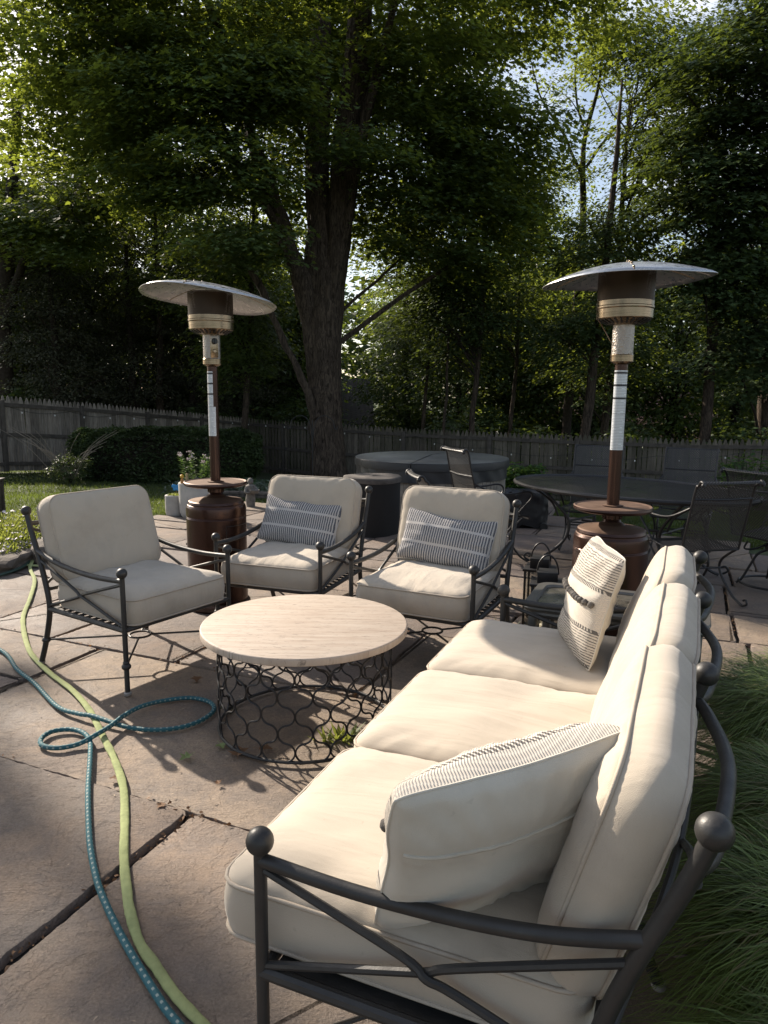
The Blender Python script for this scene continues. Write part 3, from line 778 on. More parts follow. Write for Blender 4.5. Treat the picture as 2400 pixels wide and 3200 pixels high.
# ------------------------------------------------------------------ patio heaters
def heater(label, loc, rz, tilt, knobs):
    h = thing('patio_heater', label, 'patio heater', loc, rz, 'bronze propane patio heaters'); BR = M['bronze']
    B().lathe([(0.0, 0.0), (0.222, 0.0), (0.226, 0.012), (0.222, 0.04), (0.212, 0.05), (0.0, 0.052)], 64, None, False).build('base', BR, h, True, 22)
    t_ = B().lathe([(0.0, 0.053), (0.200, 0.053), (0.206, 0.06), (0.206, 0.235), (0.2035, 0.24), (0.206, 0.245), (0.206, 0.640), (0.2035, 0.644), (0.206, 0.648), (0.2035, 0.652), (0.206, 0.656), (0.206, 0.700), (0.203, 0.718), (0.196, 0.731), (0.190, 0.736)], 72, None, False).build('tank_housing', BR, h, True, 18)
    DA = R(-62 if knobs else 80); d = B()
    pts = [(0.2075 * math.cos(a), 0.2075 * math.sin(a), 0.60) for a in np.linspace(DA, DA + R(57), 14)]
    d.tube([(0.2068 * math.cos(DA), 0.2068 * math.sin(DA), z) for z in (0.11, 0.35, 0.60)], 0.0016, 5); d.tube(pts, 0.0016, 5)
    dd = d.build('door_edge', M['black'], t_)
    hg = B()
    for dz in (-0.018, 0.018):
        for da in (-4, 4):
            a = DA + R(da); hg.sphere((0.2075 * math.cos(a), 0.2075 * math.sin(a), 0.50 + dz), 0.0042, 8, 6)
    a = DA; hg.tube([(0.2085 * math.cos(a), 0.2085 * math.sin(a), 0.478), (0.2085 * math.cos(a), 0.2085 * math.sin(a), 0.522)], 0.0036, 6)
    hg.build('hinge', M['steel'], t_)
    vb = B(); 
    vb.tube([(0.2055 * math.cos(a), 0.2055 * math.sin(a), 0.45) for a in np.linspace(R(-186), R(-172), 6)], 0.009, 6); vb.build('vent_slot', M['black'], t_)
    B().lathe([(0.190, 0.730), (0.193, 0.742), (0.188, 0.756), (0.180, 0.762), (0.120, 0.770), (0.075, 0.782), (0.052, 0.800), (0.045, 0.815), (0.0, 0.815)], 64, None, False).build('lid', BR, h, True, 22)
    cb = B(); cb.lathe([(0.034, 0.812), (0.052, 0.816), (0.052, 0.840), (0.042, 0.846), (0.036, 0.866)], 32)
    for k in range(14):
        a = 2 * math.pi * k / 14; cb.box((0.053, 0, 0.828), (0.006, 0.010, 0.022), Matrix.Rotation(a, 4, 'Z'))
    cb.build('collar', M['bronze'], h, True, 30)
    B().lathe([(0.0, 0.862), (0.20, 0.862), (0.213, 0.868), (0.218, 0.878), (0.216, 0.888), (0.210, 0.892), (0.204, 0.889), (0.198, 0.886), (0.0, 0.886)], 72, None, False).build('side_shelf', BR, h, True, 22)
    B().lathe([(0.057, 0.884), (0.057, 0.893), (0.040, 0.895)], 32).build('shelf_collar', BR, h)
    pl = B().lathe([(0.0345, 0.88), (0.0345, 1.70)], 32).build('pole', BR, h)
    for nm, z0_, z1_, a0, a1, mt in (('sticker', 1.405, 1.640, -172, -80, 'sticker_a'), ('sticker', 1.205, 1.403, -168, -55, 'sticker_b')):
        if not knobs: a0, a1 = -175, -20
        A_ = np.linspace(R(a0), R(a1), 16); Z_ = np.linspace(z1_, z0_, 8); AA, Zz = np.meshgrid(A_, Z_)
        grid_obj(nm, 0.0352 * np.cos(AA), 0.0352 * np.sin(AA), Zz, M[mt], pl, ((AA - R(a0)) * 0.0352 * (0.09 / ((R(a1) - R(a0)) * 0.0352)), z1_ - Zz))
    B().lathe([(0.036, 1.672), (0.050, 1.680), (0.061, 1.688), (0.061, 1.722), (0.058, 1.726)], 40).build('control_cup', M['steel'], h)
    cx = B().lathe([(0.057, 1.722), (0.057, 1.885)], 48).build('control_housing', M['hammered'], h)
    if knobs:
        # flat panel on the camera side with two dials
        fa = R(-62)
        Mk = Matrix.Rotation(fa, 4, 'Z')
        B().box((0.052, 0, 1.804), (0.014, 0.052, 0.15), Mk, 0.003).build('control_panel', M['steel'], h)
        kb = B(); kb.lathe([(0, 0), (0.020, 0), (0.020, 0.012), (0.016, 0.016), (0, 0.016)], 24, Mk @ Matrix.Translation((0.059, 0, 1.838)) @ Matrix.Rotation(R(90), 4, 'Y'))
        kb.box((0.078, 0, 1.838), (0.008, 0.006, 0.034), Mk); kb.build('gas_knob', M['black'], h)
        B().lathe([(0, 0), (0.014, 0), (0.014, 0.007), (0.010, 0.012), (0, 0.012)], 24, Mk @ Matrix.Translation((0.059, 0, 1.772)) @ Matrix.Rotation(R(90), 4, 'Y')).build('igniter_button', M['steel'], h)
    else:
        B().tube(smooth_path([(-0.145, -0.03, 1.905), (-0.12, -0.03, 1.87), (-0.075, -0.02, 1.80), (-0.060, -0.01, 1.78)], 5), 0.0025, 6).build('tether', M['steel'], h)
    # slotted burner cone with dark slots
    B().lathe([(0.055, 1.880), (0.085, 1.885), (0.143, 1.912)], 64, None, False).build('burner_cone', M['steel'], h)
    sb = B()
    for k in range(26):
        a = 2 * math.pi * k / 26
        sb.box((0.116, 0, 1.8972), (0.044, 0.0105, 0.004), Matrix.Rotation(a, 4, 'Z') @ Matrix.Translation((0.116, 0, 1.8972)) @ Matrix.Rotation(R(-25), 4, 'Y') @ Matrix.Translation((-0.116, 0, -1.8972)))
    sb.build('burner_slots', M['black'], h, False)
    B().lathe([(0.143, 1.912), (0.147, 1.916), (0.148, 1.962), (0.152, 1.968), (0.152, 1.976), (0.149, 1.980), (0.149, 2.004), (0.145, 2.008)], 64, None, False).build('burner_band', M['steel'], h, True, 22)
    n = 64; A_ = np.linspace(0, 2 * math.pi, n + 1); Z_ = np.linspace(2.005, 2.155, 4); AA, Zz = np.meshgrid(A_, Z_)
    grid_obj('emitter_screen', 0.1485 * np.cos(AA), 0.1485 * np.sin(AA), Zz, M['grill'], h, (AA * 0.1485, Zz))
    B().lathe([(0.085, 2.0), (0.105, 2.08), (0.110, 2.152), (0.0, 2.156)], 32, None, False).build('emitter_core', plain('heat_darkened_steel', (0.06, 0.04, 0.03), 0.5, 0.6), h)
    # hood: three joined sectors, slightly uneven dome
    n = 96; rr = np.linspace(0, 1, 18); A_ = np.linspace(0, 2 * math.pi, n + 1); AA, RR = np.meshgrid(A_, rr)
    rad = 0.446 * RR
    zz = 2.200 - 0.086 * RR ** 1.9 + 0.008 * np.cos(3 * AA + rz) * RR ** 2
    zz = np.where(RR > 0.985, zz - 0.006, zz)
    X_, Y_ = rad * np.cos(AA), rad * np.sin(AA)
    hd = grid_obj('reflector_hood', X_, Y_, zz, M['alu'], h)
    so_ = hd.modifiers.new('thickness', 'SOLIDIFY'); so_.thickness = 0.0025
    hd.matrix_local = Matrix.Translation((0, 0, 2.18)) @ Matrix.Rotation(R(tilt[0]), 4, 'Y') @ Matrix.Rotation(R(tilt[1]), 4, 'X') @ Matrix.Translation((0, 0, -2.18))
    for k in range(3):
        a = R(20) + k * 2 * math.pi / 3; sm_ = B(); pth = []
        for q in np.linspace(0.03, 0.99, 14): pth.append((0.446 * q * math.cos(a), 0.446 * q * math.sin(a), 2.200 - 0.086 * q ** 1.9 + 0.008 * math.cos(3 * a + rz) * q ** 2 + 0.001))
        sm_.tube(pth, 0.0035, 6)
        for q in (0.35, 0.62, 0.93):
            i_ = int(q * 13); sm_.sphere(Vector(pth[i_]) + Vector((0, 0, 0.005)), 0.0065, 8, 6)
        sm_.build('hood_seam', M['steel'], hd)
    B().lathe([(0.0, 0.0), (0.008, 0.0), (0.008, 0.02), (0.0, 0.024)], 10, Matrix.Translation((0, 0, 2.2)), False).build('hood_nut', M['steel'], h)
    return h
heater('bronze propane patio heater with its dial panel showing, behind the left lounge chair', (-1.175, 4.98, 0), R(3), (5.5, -4.0), True)
heater('bronze propane patio heater beside the far end of the sofa, wide sticker round its pole', (1.295, 4.03, 0), R(-4), (-2.6, 1.5), False)

# ------------------------------------------------------------------ side table and lanterns
st = thing('side_table', 'grey metal side table with rounded glass inset top at the far end of the sofa', 'side table', SP(2.30, 0.47, 0), R(-22.8))
M['greymetal'] = plain('grey_cast_aluminium', (0.115, 0.110, 0.100), 0.42, 0.4, 0.12, 12, 0.1, 90)
b = B()
def rrect(a, c, rc, z, n=6):
    o_ = []
    for cx, cy, a0 in ((a - rc, c - rc, 0), (-(a - rc), c - rc, 90), (-(a - rc), -(c - rc), 180), (a - rc, -(c - rc), 270)):
        for k in range(n + 1):
            an = R(a0 + 90 * k / n); o_.append(Vector((cx + rc * math.cos(an), cy + rc * math.sin(an), z)))
    return o_
TW, TD = 0.40, 0.24
lv = [rrect(TW - 0.012, TD - 0.012, 0.06, 0.505), rrect(TW - 0.004, TD - 0.004, 0.065, 0.520), rrect(TW - 0.006, TD - 0.006, 0.065, 0.530), rrect(TW, TD, 0.07, 0.545), rrect(TW - 0.004, TD - 0.004, 0.07, 0.556), rrect(TW - 0.045, TD - 0.045, 0.045, 0.556), rrect(TW - 0.052, TD - 0.052, 0.04, 0.546), rrect(TW - 0.052, TD - 0.052, 0.04, 0.505)]
n_ = len(lv[0]); vs = [q for l_ in lv for q in l_]; fs = []
for i in range(len(lv)):
    j = (i + 1) % len(lv)
    for k in range(n_):
        l = (k + 1) % n_; fs.append((i * n_ + k, i * n_ + l, j * n_ + l, j * n_ + k))
b.add(vs, fs); b.build('top_frame', M['greymetal'], st, True, 30)
t = NT('dusty_smoked_glass'); v = t.co()
M['glass'] = t.pbr(t.mix(t.ramp(t.noise(v, 12, 6), [(0.35, 0.0), (0.7, 0.6)]), (0.045, 0.042, 0.035), (0.20, 0.18, 0.14)), t.ramp(t.noise(v, 9, 4), [(0.3, 0.08), (0.7, 0.4)]), 0.0, None, 0.6)
B().box((0, 0, 0.540), (2 * TW - 0.106, 2 * TD - 0.106, 0.006)).build('glass_inset', M['glass'], st, False)
for x in (-1, 1):
    for y in (-1, 1):
        B().box((x * (TW - 0.05), y * (TD - 0.05), 0.2525), (0.038, 0.038, 0.503), None, 0.008).build('leg', M['greymetal'], st, True, 30)
    B().box((x * (TW - 0.05), 0, 0.12), (0.018, 2 * TD - 0.14, 0.022)).build('stretcher', M['greymetal'], st, False)
def lantern(label, loc, rz):
    l = thing('lantern', label, 'lantern', loc, rz, 'black metal lanterns beside the side table'); K = M['iron']; w_ = 0.085
    b = B(); b.box((0, 0, 0.012), (0.19, 0.19, 0.024), None, 0.003)
    b.build('base', K, l, True, 30)
    for x in (-1, 1):
        for y in (-1, 1): B().box((x * w_, y * w_, 0.205), (0.014, 0.014, 0.362), None, 0.002).build('corner_post', K, l, True, 30)
    B().box((0, 0, 0.394), (0.200, 0.200, 0.016), None, 0.003).build('roof_plate', K, l, True, 30)
    B().box((0, 0, 0.4345), (0.120, 0.120, 0.065), None, 0.002).build('vent_cap', K, l, True, 30)
    B().tube([(0.062 * math.cos(a), 0, 0.445 + 0.115 * math.sin(a)) for a in np.linspace(0, math.pi, 20)], 0.0055, 8, upv=(0, 1, 0)).build('handle', K, l)
    t = NT('clear_lantern_glass'); g = t.new('ShaderNodeBsdfGlass'); g.inputs['IOR'].default_value = 1.05; g.inputs['Roughness'].default_value = 0.02
    tr = t.new('ShaderNodeBsdfTransparent'); tr.inputs[0].default_value = (0.9, 0.9, 0.88, 1); gl = t.new('ShaderNodeBsdfGlossy'); gl.inputs['Roughness'].default_value = 0.05
    mm = t.new('ShaderNodeMixShader'); mm.inputs[0].default_value = 0.08; t.L(tr.outputs[0], mm.inputs[1]); t.L(gl.outputs[0], mm.inputs[2]); t.L(mm.outputs[0], t.out.inputs[0])
    for k in range(4):
        B().box((w_ - 0.002, 0, 0.205), (0.003, 0.155, 0.36), Matrix.Rotation(k * math.pi / 2, 4, 'Z')).build('glass_pane', t.m, l, False)
    B().lathe([(0.0, 0.024), (0.036, 0.024), (0.036, 0.13), (0.030, 0.134), (0.0, 0.131)], 24, None, False).build('candle', plain('ivory_wax', (0.62, 0.56, 0.44), 0.5), l)
lantern('black metal lantern with arched handle, the nearer of the two by the side table', (0.985, 4.20, 0), R(-14))
lantern('black metal lantern with arched handle, half hidden behind the nearer lantern', (1.02, 4.56, 0), R(-20))

# ------------------------------------------------------------------ dining set
IR = M['iron']
dt = thing('dining_table', 'large oval black mesh-top wrought iron dining table behind the right heater', 'dining table', (2.10, 6.18, 0), R(134))
n = 72; A_ = np.linspace(0, 2 * math.pi, n + 1); RR_ = np.linspace(0.02, 1, 10); AA, RR = np.meshgrid(A_, RR_)
M['tablemesh'] = holes('fine_table_mesh', (0.040, 0.038, 0.038), 0.012, 0.012, 0.42, 0.42, 0.35, 0.4, True)
grid_obj('mesh_top', 1.05 * RR * np.cos(AA), 0.68 * RR * np.sin(AA), np.full_like(AA, 0.722), M['tablemesh'], dt, (1.05 * RR * np.cos(AA), 0.68 * RR * np.sin(AA)))
b = B(); b.tube([(1.065 * math.cos(a), 0.695 * math.sin(a), 0.718) for a in np.linspace(0, 2 * math.pi, 90, endpoint=False)], 0.015, 8, closed=True, flat=1.3); b.build('top_rim', IR, dt)
b = B(); b.tube([(0.9 * math.cos(a), 0.55 * math.sin(a), 0.700) for a in np.linspace(0, 2 * math.pi, 60, endpoint=False)], 0.009, 6, closed=True)
for x in (-0.6, 0, 0.6): b.tube([(x, -0.58, 0.702), (x, 0.58, 0.702)], 0.008, 6)
b.build('top_support', IR, dt)
for x in (-1, 1):
    for y in (-1, 1):
        lb = B()
        lb.tube(smooth_path([(x * 0.66, y * 0.34, 0.70), (x * 0.52, y * 0.28, 0.55), (x * 0.42, y * 0.22, 0.40), (x * 0.45, y * 0.24, 0.22), (x * 0.60, y * 0.33, 0.06), (x * 0.68, y * 0.38, 0.012)], 6), 0.013, 8)
        lb.tube(smooth_path([(x * 0.70, y * 0.40, 0.02), (x * 0.74, y * 0.42, 0.05), (x * 0.72, y * 0.41, 0.085), (x * 0.68, y * 0.385, 0.07)], 5), 0.009, 6)
        lb.tube(smooth_path([(x * 0.78, y * 0.40, 0.70), (x * 0.7, y * 0.33, 0.66), (x * 0.56, y * 0.29, 0.56), (x * 0.50, y * 0.27, 0.44)], 6), 0.010, 6)
        lb.build('leg', IR, dt)
b = B(); b.tube([(-0.42, 0, 0.38), (0.42, 0, 0.38)], 0.011, 8)
for x in (-0.42, 0.42): b.tube([(x, -0.22, 0.40), (x, 0.22, 0.40)], 0.010, 8)
b.build('crossbar', IR, dt)

def dining_chair(label, loc, rz, hgt=1.0, swivel=False):
    """faces -y; origin on the ground under the seat centre"""
    c = thing('dining_chair', label, 'dining chair', loc, rz, 'black wrought iron mesh dining chairs')
    W0, W1 = 0.235, 0.255
    # back profile (y,z)
    bp = smooth_path([(0, 0.215, 0.415), (0, 0.245, 0.55), (0, 0.285, 0.72), (0, 0.325, 0.88), (0, 0.350, hgt - 0.03), (0, 0.372, hgt), (0, 0.400, hgt - 0.008), (0, 0.405, hgt - 0.035)], 5)
    sp_ = smooth_path([(0, -0.275, 0.395), (0, -0.255, 0.425), (0, -0.15, 0.428), (0, 0.0, 0.412), (0, 0.12, 0.405), (0, 0.215, 0.415)], 5)
    def panel(nm, prof):
        m = len(prof); u = np.linspace(-1, 1, 7); d = [0]
        for i in range(1, m): d.append(d[-1] + (prof[i] - prof[i - 1]).length)
        X_ = np.array([[uu * 0.235 for uu in u] for q in prof]); Y_ = np.array([[q.y + 0.018 * (1 - uu * uu) for uu in u] for q in prof]); Z_ = np.array([[q.z for uu in u] for q in prof])
        if nm == 'seat_mesh': Y_ = np.array([[q.y for uu in u] for q in prof]); Z_ = np.array([[q.z - 0.012 * (1 - uu * uu) for uu in u] for q in prof])
        D = np.array([[dd for uu in u] for dd in d])
        return grid_obj(nm, X_, Y_, Z_, M['mesh'], c, (X_, D))
    panel('back_mesh', bp[:-4]); panel('seat_mesh', sp_)
    b = B()
    for x in (-0.235, 0.235): b.tube([(x, q.y, q.z) for q in bp], 0.009, 8)
    for zz, yy in ((hgt - 0.002, 0.372), (0.80, 0.307)): b.tube(smooth_path([(-0.235, yy, zz), (0, yy + 0.02, zz - 0.004), (0.235, yy, zz)], 6), 0.0075, 8)
    for x in (-0.235, 0.235): b.sphere((x, 0.398, hgt - 0.022), 0.016, 10, 8)
    b.build('back_frame', IR, c)
    b = B()
    for x in (-0.235, 0.235): b.tube([(x, q.y, q.z) for q in sp_], 0.009, 8)
    b.tube([(-0.235, -0.275, 0.397), (0.235, -0.275, 0.397)], 0.008, 8); b.tube([(-0.235, 0.215, 0.412), (0.235, 0.215, 0.412)], 0.008, 8)
    b.build('seat_frame', IR, c)
    for x in (-1, 1):
        B().tube(smooth_path([(x * 0.24, 0.285, 0.735), (x * 0.275, 0.12, 0.655), (x * 0.285, -0.06, 0.640), (x * 0.28, -0.20, 0.655), (x * 0.275, -0.262, 0.635), (x * 0.265, -0.262, 0.58), (x * 0.25, -0.19, 0.50), (x * 0.24, -0.13, 0.425)], 6), 0.0085, 8).build('armrest', IR, c)
    if swivel:
        b = B(); b.tube([(0.24 * math.cos(a), 0.24 * math.sin(a), 0.03) for a in np.linspace(0, 2 * math.pi, 48, endpoint=False)], 0.010, 8, closed=True)
        b.lathe([(0.06, 0.36), (0.075, 0.34), (0.075, 0.31), (0.05, 0.29), (0.03, 0.28)], 24)
        b.build('swivel_base', IR, c)
        for k in range(4):
            a = R(45 + 90 * k); ca, sa = math.cos(a), math.sin(a)
            lb = B(); lb.tube(smooth_path([(ca * 0.05, sa * 0.05, 0.30), (ca * 0.12, sa * 0.12, 0.26), (ca * 0.17, sa * 0.17, 0.16), (ca * 0.22, sa * 0.22, 0.05), (ca * 0.26, sa * 0.26, 0.012)], 5), 0.010, 8)
            lb.tube(smooth_path([(ca * 0.20, sa * 0.20, 0.36), (ca * 0.22, sa * 0.22, 0.30), (ca * 0.15, sa * 0.15, 0.30), (ca * 0.07, sa * 0.07, 0.34)], 5), 0.008, 6)
            lb.build('leg', IR, c)
    else:
        for x in (-1, 1):
            fb = B(); fb.tube(smooth_path([(x * 0.235, -0.20, 0.41), (x * 0.225, -0.10, 0.30), (x * 0.225, -0.09, 0.20), (x * 0.235, -0.19, 0.06), (x * 0.24, -0.27, 0.010)], 5), 0.0095, 8)
            fb.tube(smooth_path([(x * 0.24, -0.275, 0.012), (x * 0.24, -0.31, 0.03), (x * 0.24, -0.30, 0.06), (x * 0.24, -0.275, 0.05)], 4), 0.008, 6)
            fb.build('leg', IR, c)
            rb_ = B(); rb_.tube(smooth_path([(x * 0.235, 0.20, 0.41), (x * 0.225, 0.06, 0.30), (x * 0.225, 0.06, 0.20), (x * 0.235, 0.19, 0.06), (x * 0.24, 0.30, 0.010)], 5), 0.0095, 8)
            rb_.tube(smooth_path([(x * 0.24, 0.305, 0.012), (x * 0.24, 0.34, 0.03), (x * 0.24, 0.33, 0.06), (x * 0.24, 0.305, 0.05)], 4), 0.008, 6)
            rb_.build('leg', IR, c)
        b = B(); b.tube([(-0.225, -0.09, 0.24), (0.225, -0.09, 0.24)], 0.007, 6); b.tube([(-0.225, 0.06, 0.24), (0.225, 0.06, 0.24)], 0.007, 6); b.build('leg_brace', IR, c)
    return c
dining_chair('black mesh dining chair whose tall back stands in front of the covered hot tub', (0.98, 6.55, 0.0), R(90 + 19), 1.03)
dining_chair('black mesh dining chair left of the table, lower in view than its tall neighbour', (0.60, 5.22, 0.0), R(90 + 8), 0.94)
dining_chair('black mesh dining chair on the fence side, left of the right heater pole', (2.05, 7.05, 0.0), R(-24), 1.0)
dining_chair('black mesh dining chair on the fence side, right of the right heater pole', (2.83, 6.75, 0.0), R(-30), 1.0)
dining_chair('black mesh dining chair with its back to the sofa, seat turned to the table', (2.30, 5.28, 0.0), R(180 + 13), 0.93)
dining_chair('black swivel dining chair on a ring base, cut by the right edge of the photo', (3.12, 5.62, 0.0), R(180 - 65), 0.95, True)

# ------------------------------------------------------------------ hot tub and covered fire column
sx_, sy_, sz_ = 0.62, 9.45, -0.21
def dusty(name, dark, dust, rough, bscale):
    t = NT(name); v = t.co(); g_ = t.new('ShaderNodeNewGeometry'); sx2 = t.new('ShaderNodeSeparateXYZ'); t.L(g_.outputs['Normal'], sx2.inputs[0])
    k_ = t.math('MULTIPLY', t.ramp(sx2.outputs[2], [(0.6, 0.0), (0.95, 1.0)]), t.ramp(t.noise(v, 2.6, 6, 0.65), [(0.3, 0.35), (0.7, 1.0)]))
    return t.pbr(t.mix(k_, dark, dust), rough, 0, t.bump(t.noise(v, bscale, 4), 0.35, 0.012), 0.4)
M['vinyl'] = dusty('grey_vinyl_cover', (0.034, 0.034, 0.036), (0.17, 0.17, 0.155), 0.42, 9)
M['spawood'] = plain('weathered_spa_slats', (0.23, 0.20, 0.165), 0.85, 0, 0.3, 20, 0.4, 60)
spa = thing('hot_tub', 'round hot tub with a folding grey vinyl cover and pale slatted sides', 'hot tub', (sx_, sy_, sz_), 0)
sb = B()
for k in range(84):
    a = 2 * math.pi * k / 84; sb.box((0.955, 0, 0.345), (0.018, 0.066, 0.69), Matrix.Rotation(a, 4, 'Z'))
sb.lathe([(0.93, 0.0), (0.945, 0.0), (0.945, 0.69), (0.93, 0.69)], 84); sb.build('slatted_side', M['spawood'], spa, True, 25)
sk = B(); prof = []
n = 120; A_ = np.linspace(0, 2 * math.pi, n + 1); Z_ = np.linspace(0.665, 0.805, 8); AA, Zz = np.meshgrid(A_, Z_)
Rr = 0.985 + 0.012 * np.sin(AA * 9) * (0.81 - Zz) / 0.14 + 0.006 * np.sin(AA * 23 + Zz * 20)
grid_obj('cover_skirt', Rr * np.cos(AA), Rr * np.sin(AA), Zz, M['vinyl'], spa)
for sgn, a0 in ((1, R(72)), (-1, R(72) + math.pi)):
    hb = B(); ar = [a0 + math.pi * k / 48 for k in range(49)]
    ring = [(1.0 * math.cos(a), 1.0 * math.sin(a)) for a in ar]
    def ins(q, s_): return (q[0] * s_, q[1] * s_)
    nx, ny = math.cos(a0 + math.pi / 2) * 0.006, math.sin(a0 + math.pi / 2) * 0.006
    lvls = [(0.97, 0.800), (1.0, 0.808), (1.004, 0.85), (0.999, 0.893), (0.984, 0.903)]
    vs = []
    for s_, z in lvls: vs += [(ins(q, s_)[0] + nx, ins(q, s_)[1] + ny, z) for q in ring]
    m_ = len(ring); fs = []
    for i in range(len(lvls) - 1):
        for k in range(m_):
            l = (k + 1) % m_; fs.append((i * m_ + k, i * m_ + l, (i + 1) * m_ + l, (i + 1) * m_ + k))
    # crowned top as fan towards the fold line midpoint, a little higher
    vs.append((nx * 2, ny * 2, 0.935)); fs += [((len(lvls) - 1) * m_ + k, (len(lvls) - 1) * m_ + k + 1, len(vs) - 1) for k in range(m_ - 1)]
    vs_edge = len(vs) - 1
    fs.append(((len(lvls) - 1) * m_ + m_ - 1, (len(lvls) - 1) * m_, vs_edge))
    hb.add(vs, fs); hb.build('cover_half', M['vinyl'], spa, True, 40)
pp = B(); pp.tube([(0.998 * math.cos(a), 0.998 * math.sin(a), 0.897) for a in np.linspace(0, 2 * math.pi, 120, endpoint=False)], 0.006, 6, closed=True)
for a in (R(72), R(252)):
    for da in (-0.03, 0.03): pp.tube([(1.004 * math.cos(a + da), 1.005 * math.sin(a + da), 0.81), (1.005 * math.cos(a + da), 1.005 * math.sin(a + da), 0.895)], 0.004, 6)
pp.build('cover_welt', M['vinyl'], spa)

M['cover'] = plain('black_canvas_cover', (0.011, 0.0095, 0.0085), 0.9, 0, 0.25, 5, 0.5, 14)
fc = thing('covered_fire_column', 'round waist-high column under a black fabric cover beside the hot tub', 'covered column', (-0.13, 7.80, -0.02), R(20))
n = 72; A_ = np.linspace(0, 2 * math.pi, n + 1)
Z_ = np.array([0.0, 0.08, 0.2, 0.35, 0.5, 0.58, 0.62]); AA, Zz = np.meshgrid(A_, Z_)
Rr = 0.305 + 0.006 * np.sin(AA * 7 + Zz * 3) * (0.62 - Zz) + 0.004 * np.sin(AA * 3 + 1)
grid_obj('cover_side', Rr * np.cos(AA), Rr * np.sin(AA), Zz, M['cover'], fc)
R2 = np.array([0.312, 0.318, 0.312, 0.28, 0.2, 0.1, 0.0]); Zt = np.array([0.585, 0.625, 0.638, 0.643, 0.640, 0.642, 0.645])
AA, RR = np.meshgrid(A_, R2); Zz = np.repeat(Zt[:, None], n + 1, 1) + 0.004 * np.sin(AA * 5) * RR + 0.004 * np.sin(AA * 2 + 4 * RR)
M['cover_top'] = plain('dusty_cover_top', (0.085, 0.072, 0.062), 0.9, 0, 0.45, 9, 0.4, 12)
grid_obj('cover_top', RR * np.cos(AA), RR * np.sin(AA), Zz, M['cover_top'], fc)

# draped cart behind the right lounge chair
M['bagcloth'] = plain('black_tarpaulin', (0.013, 0.013, 0.015), 0.38, 0, 0.3, 5, 0.8, 11)
bg_ = thing('covered_cart', 'low wheeled cart bundled in a crumpled black tarpaulin by the dining table', 'covered cart', (1.65, 8.28, -0.03), R(-8))
n, m_ = 56, 26; U_, Vv = np.meshgrid(np.linspace(0, 2 * math.pi, n), np.linspace(0, 1, m_))
bx = np.zeros_like(U_); by = np.zeros_like(U_); bz = np.zeros_like(U_)
for i in range(m_):
    for j in range(n):
        v_ = Vv[i, j]; a = U_[i, j] if j < n - 1 else 0.0
        rr = 1.0 if v_ < 0.7 else math.sqrt(max(0, 1 - ((v_ - 0.7) / 0.3) ** 2.6))
        cx = (abs(math.cos(a)) ** 0.5) * math.copysign(1, math.cos(a)); cy = (abs(math.sin(a)) ** 0.5) * math.copysign(1, math.sin(a))
        nn = noise.noise(Vector((cx * 2.2, cy * 2.2, v_ * 3))) * 0.10 + noise.noise(Vector((cx * 6, cy * 6, v_ * 8))) * 0.05
        bx[i, j] = 0.245 * cx * rr * (1 + nn); by[i, j] = 0.17 * cy * rr * (1 + nn); bz[i, j] = 0.04 + 0.40 * min(v_ / 0.75, 1) + 0.045 * noise.noise(Vector((cx * 3 * rr, cy * 3 * rr, 4)))
grid_obj('tarpaulin', bx, by, bz, M['bagcloth'], bg_)
for x in (-0.20, 0.20):
    B().lathe([(0.0, -0.012), (0.045, -0.012), (0.045, 0.012), (0.0, 0.012)], 20, Matrix.Translation((x, -0.16, 0.048)) @ Matrix.Rotation(R(90), 4, 'X'), False).build('wheel', M['black'], bg_)

# ------------------------------------------------------------------ planters, figures
M['concrete'] = plain('pale_cast_concrete', (0.40, 0.38, 0.35), 0.85, 0, 0.18, 6, 0.4, 60)
M['soil'] = plain('potting_soil', (0.035, 0.026, 0.018), 0.95, 0, 0.4, 30, 1.0, 60)
def leaf_card(V, F, c, d, n_, L_, W_, fold=0.15):
    d = d.normalized(); s_ = d.cross(n_); s_ = s_.normalized() if s_.length > 1e-5 else d.orthogonal().normalized(); n_ = s_.cross(d)
    o = len(V)
    V += [c, c + d * L_ * 0.45 + s_ * W_ * 0.5 + n_ * fold * W_, c + d * L_, c + d * L_ * 0.45 - s_ * W_ * 0.5 + n_ * fold * W_, ]
    F.append((o, o + 1, o + 2, o + 3))
def stem_plant(parent, n, h, spread, ll, lw, mat, seed, flower=None, name='foliage'):
    rd = random.Random(seed); V = []; F = []; st_ = B(); fl = B()
    for i in range(n):
        a = rd.uniform(0, 6.28); r_ = spread * math.sqrt(rd.random()); hh = h * rd.uniform(0.6, 1.0)
        base = Vector((r_ * math.cos(a), r_ * math.sin(a), 0)); tip = base + Vector((math.cos(a) * hh * 0.22, math.sin(a) * hh * 0.22, hh))
        st_.tube([base, base.lerp(tip, 0.5) + Vector((0, 0, 0.01)), tip], 0.003, 5)
        k = 0.12
        while k < 1.0:
            for s_ in (0, 1):
                an = k * 14 + s_ * math.pi + a; d = Vector((math.cos(an), math.sin(an), rd.uniform(-0.1, 0.6)))
                leaf_card(V, F, base.lerp(tip, k), d, Vector((0, 0, 1)), ll * rd.uniform(0.7, 1.1) * (1.1 - 0.4 * k), lw)
            k += 0.055
        if flower and rd.random() < 0.7:
            for q in range(14): fl.sphere(tip + Vector((rd.gauss(0, 0.014), rd.gauss(0, 0.014), rd.gauss(0, 0.008))), 0.007, 6, 4)
    st_.build('stem', M['shrub'], parent)
    V = np.array([tuple(q) for q in V]); fast_mesh(name, V, np.array(F), 4, mat, parent)
    if flower and fl.v: fl.build('flower_head', flower, parent)
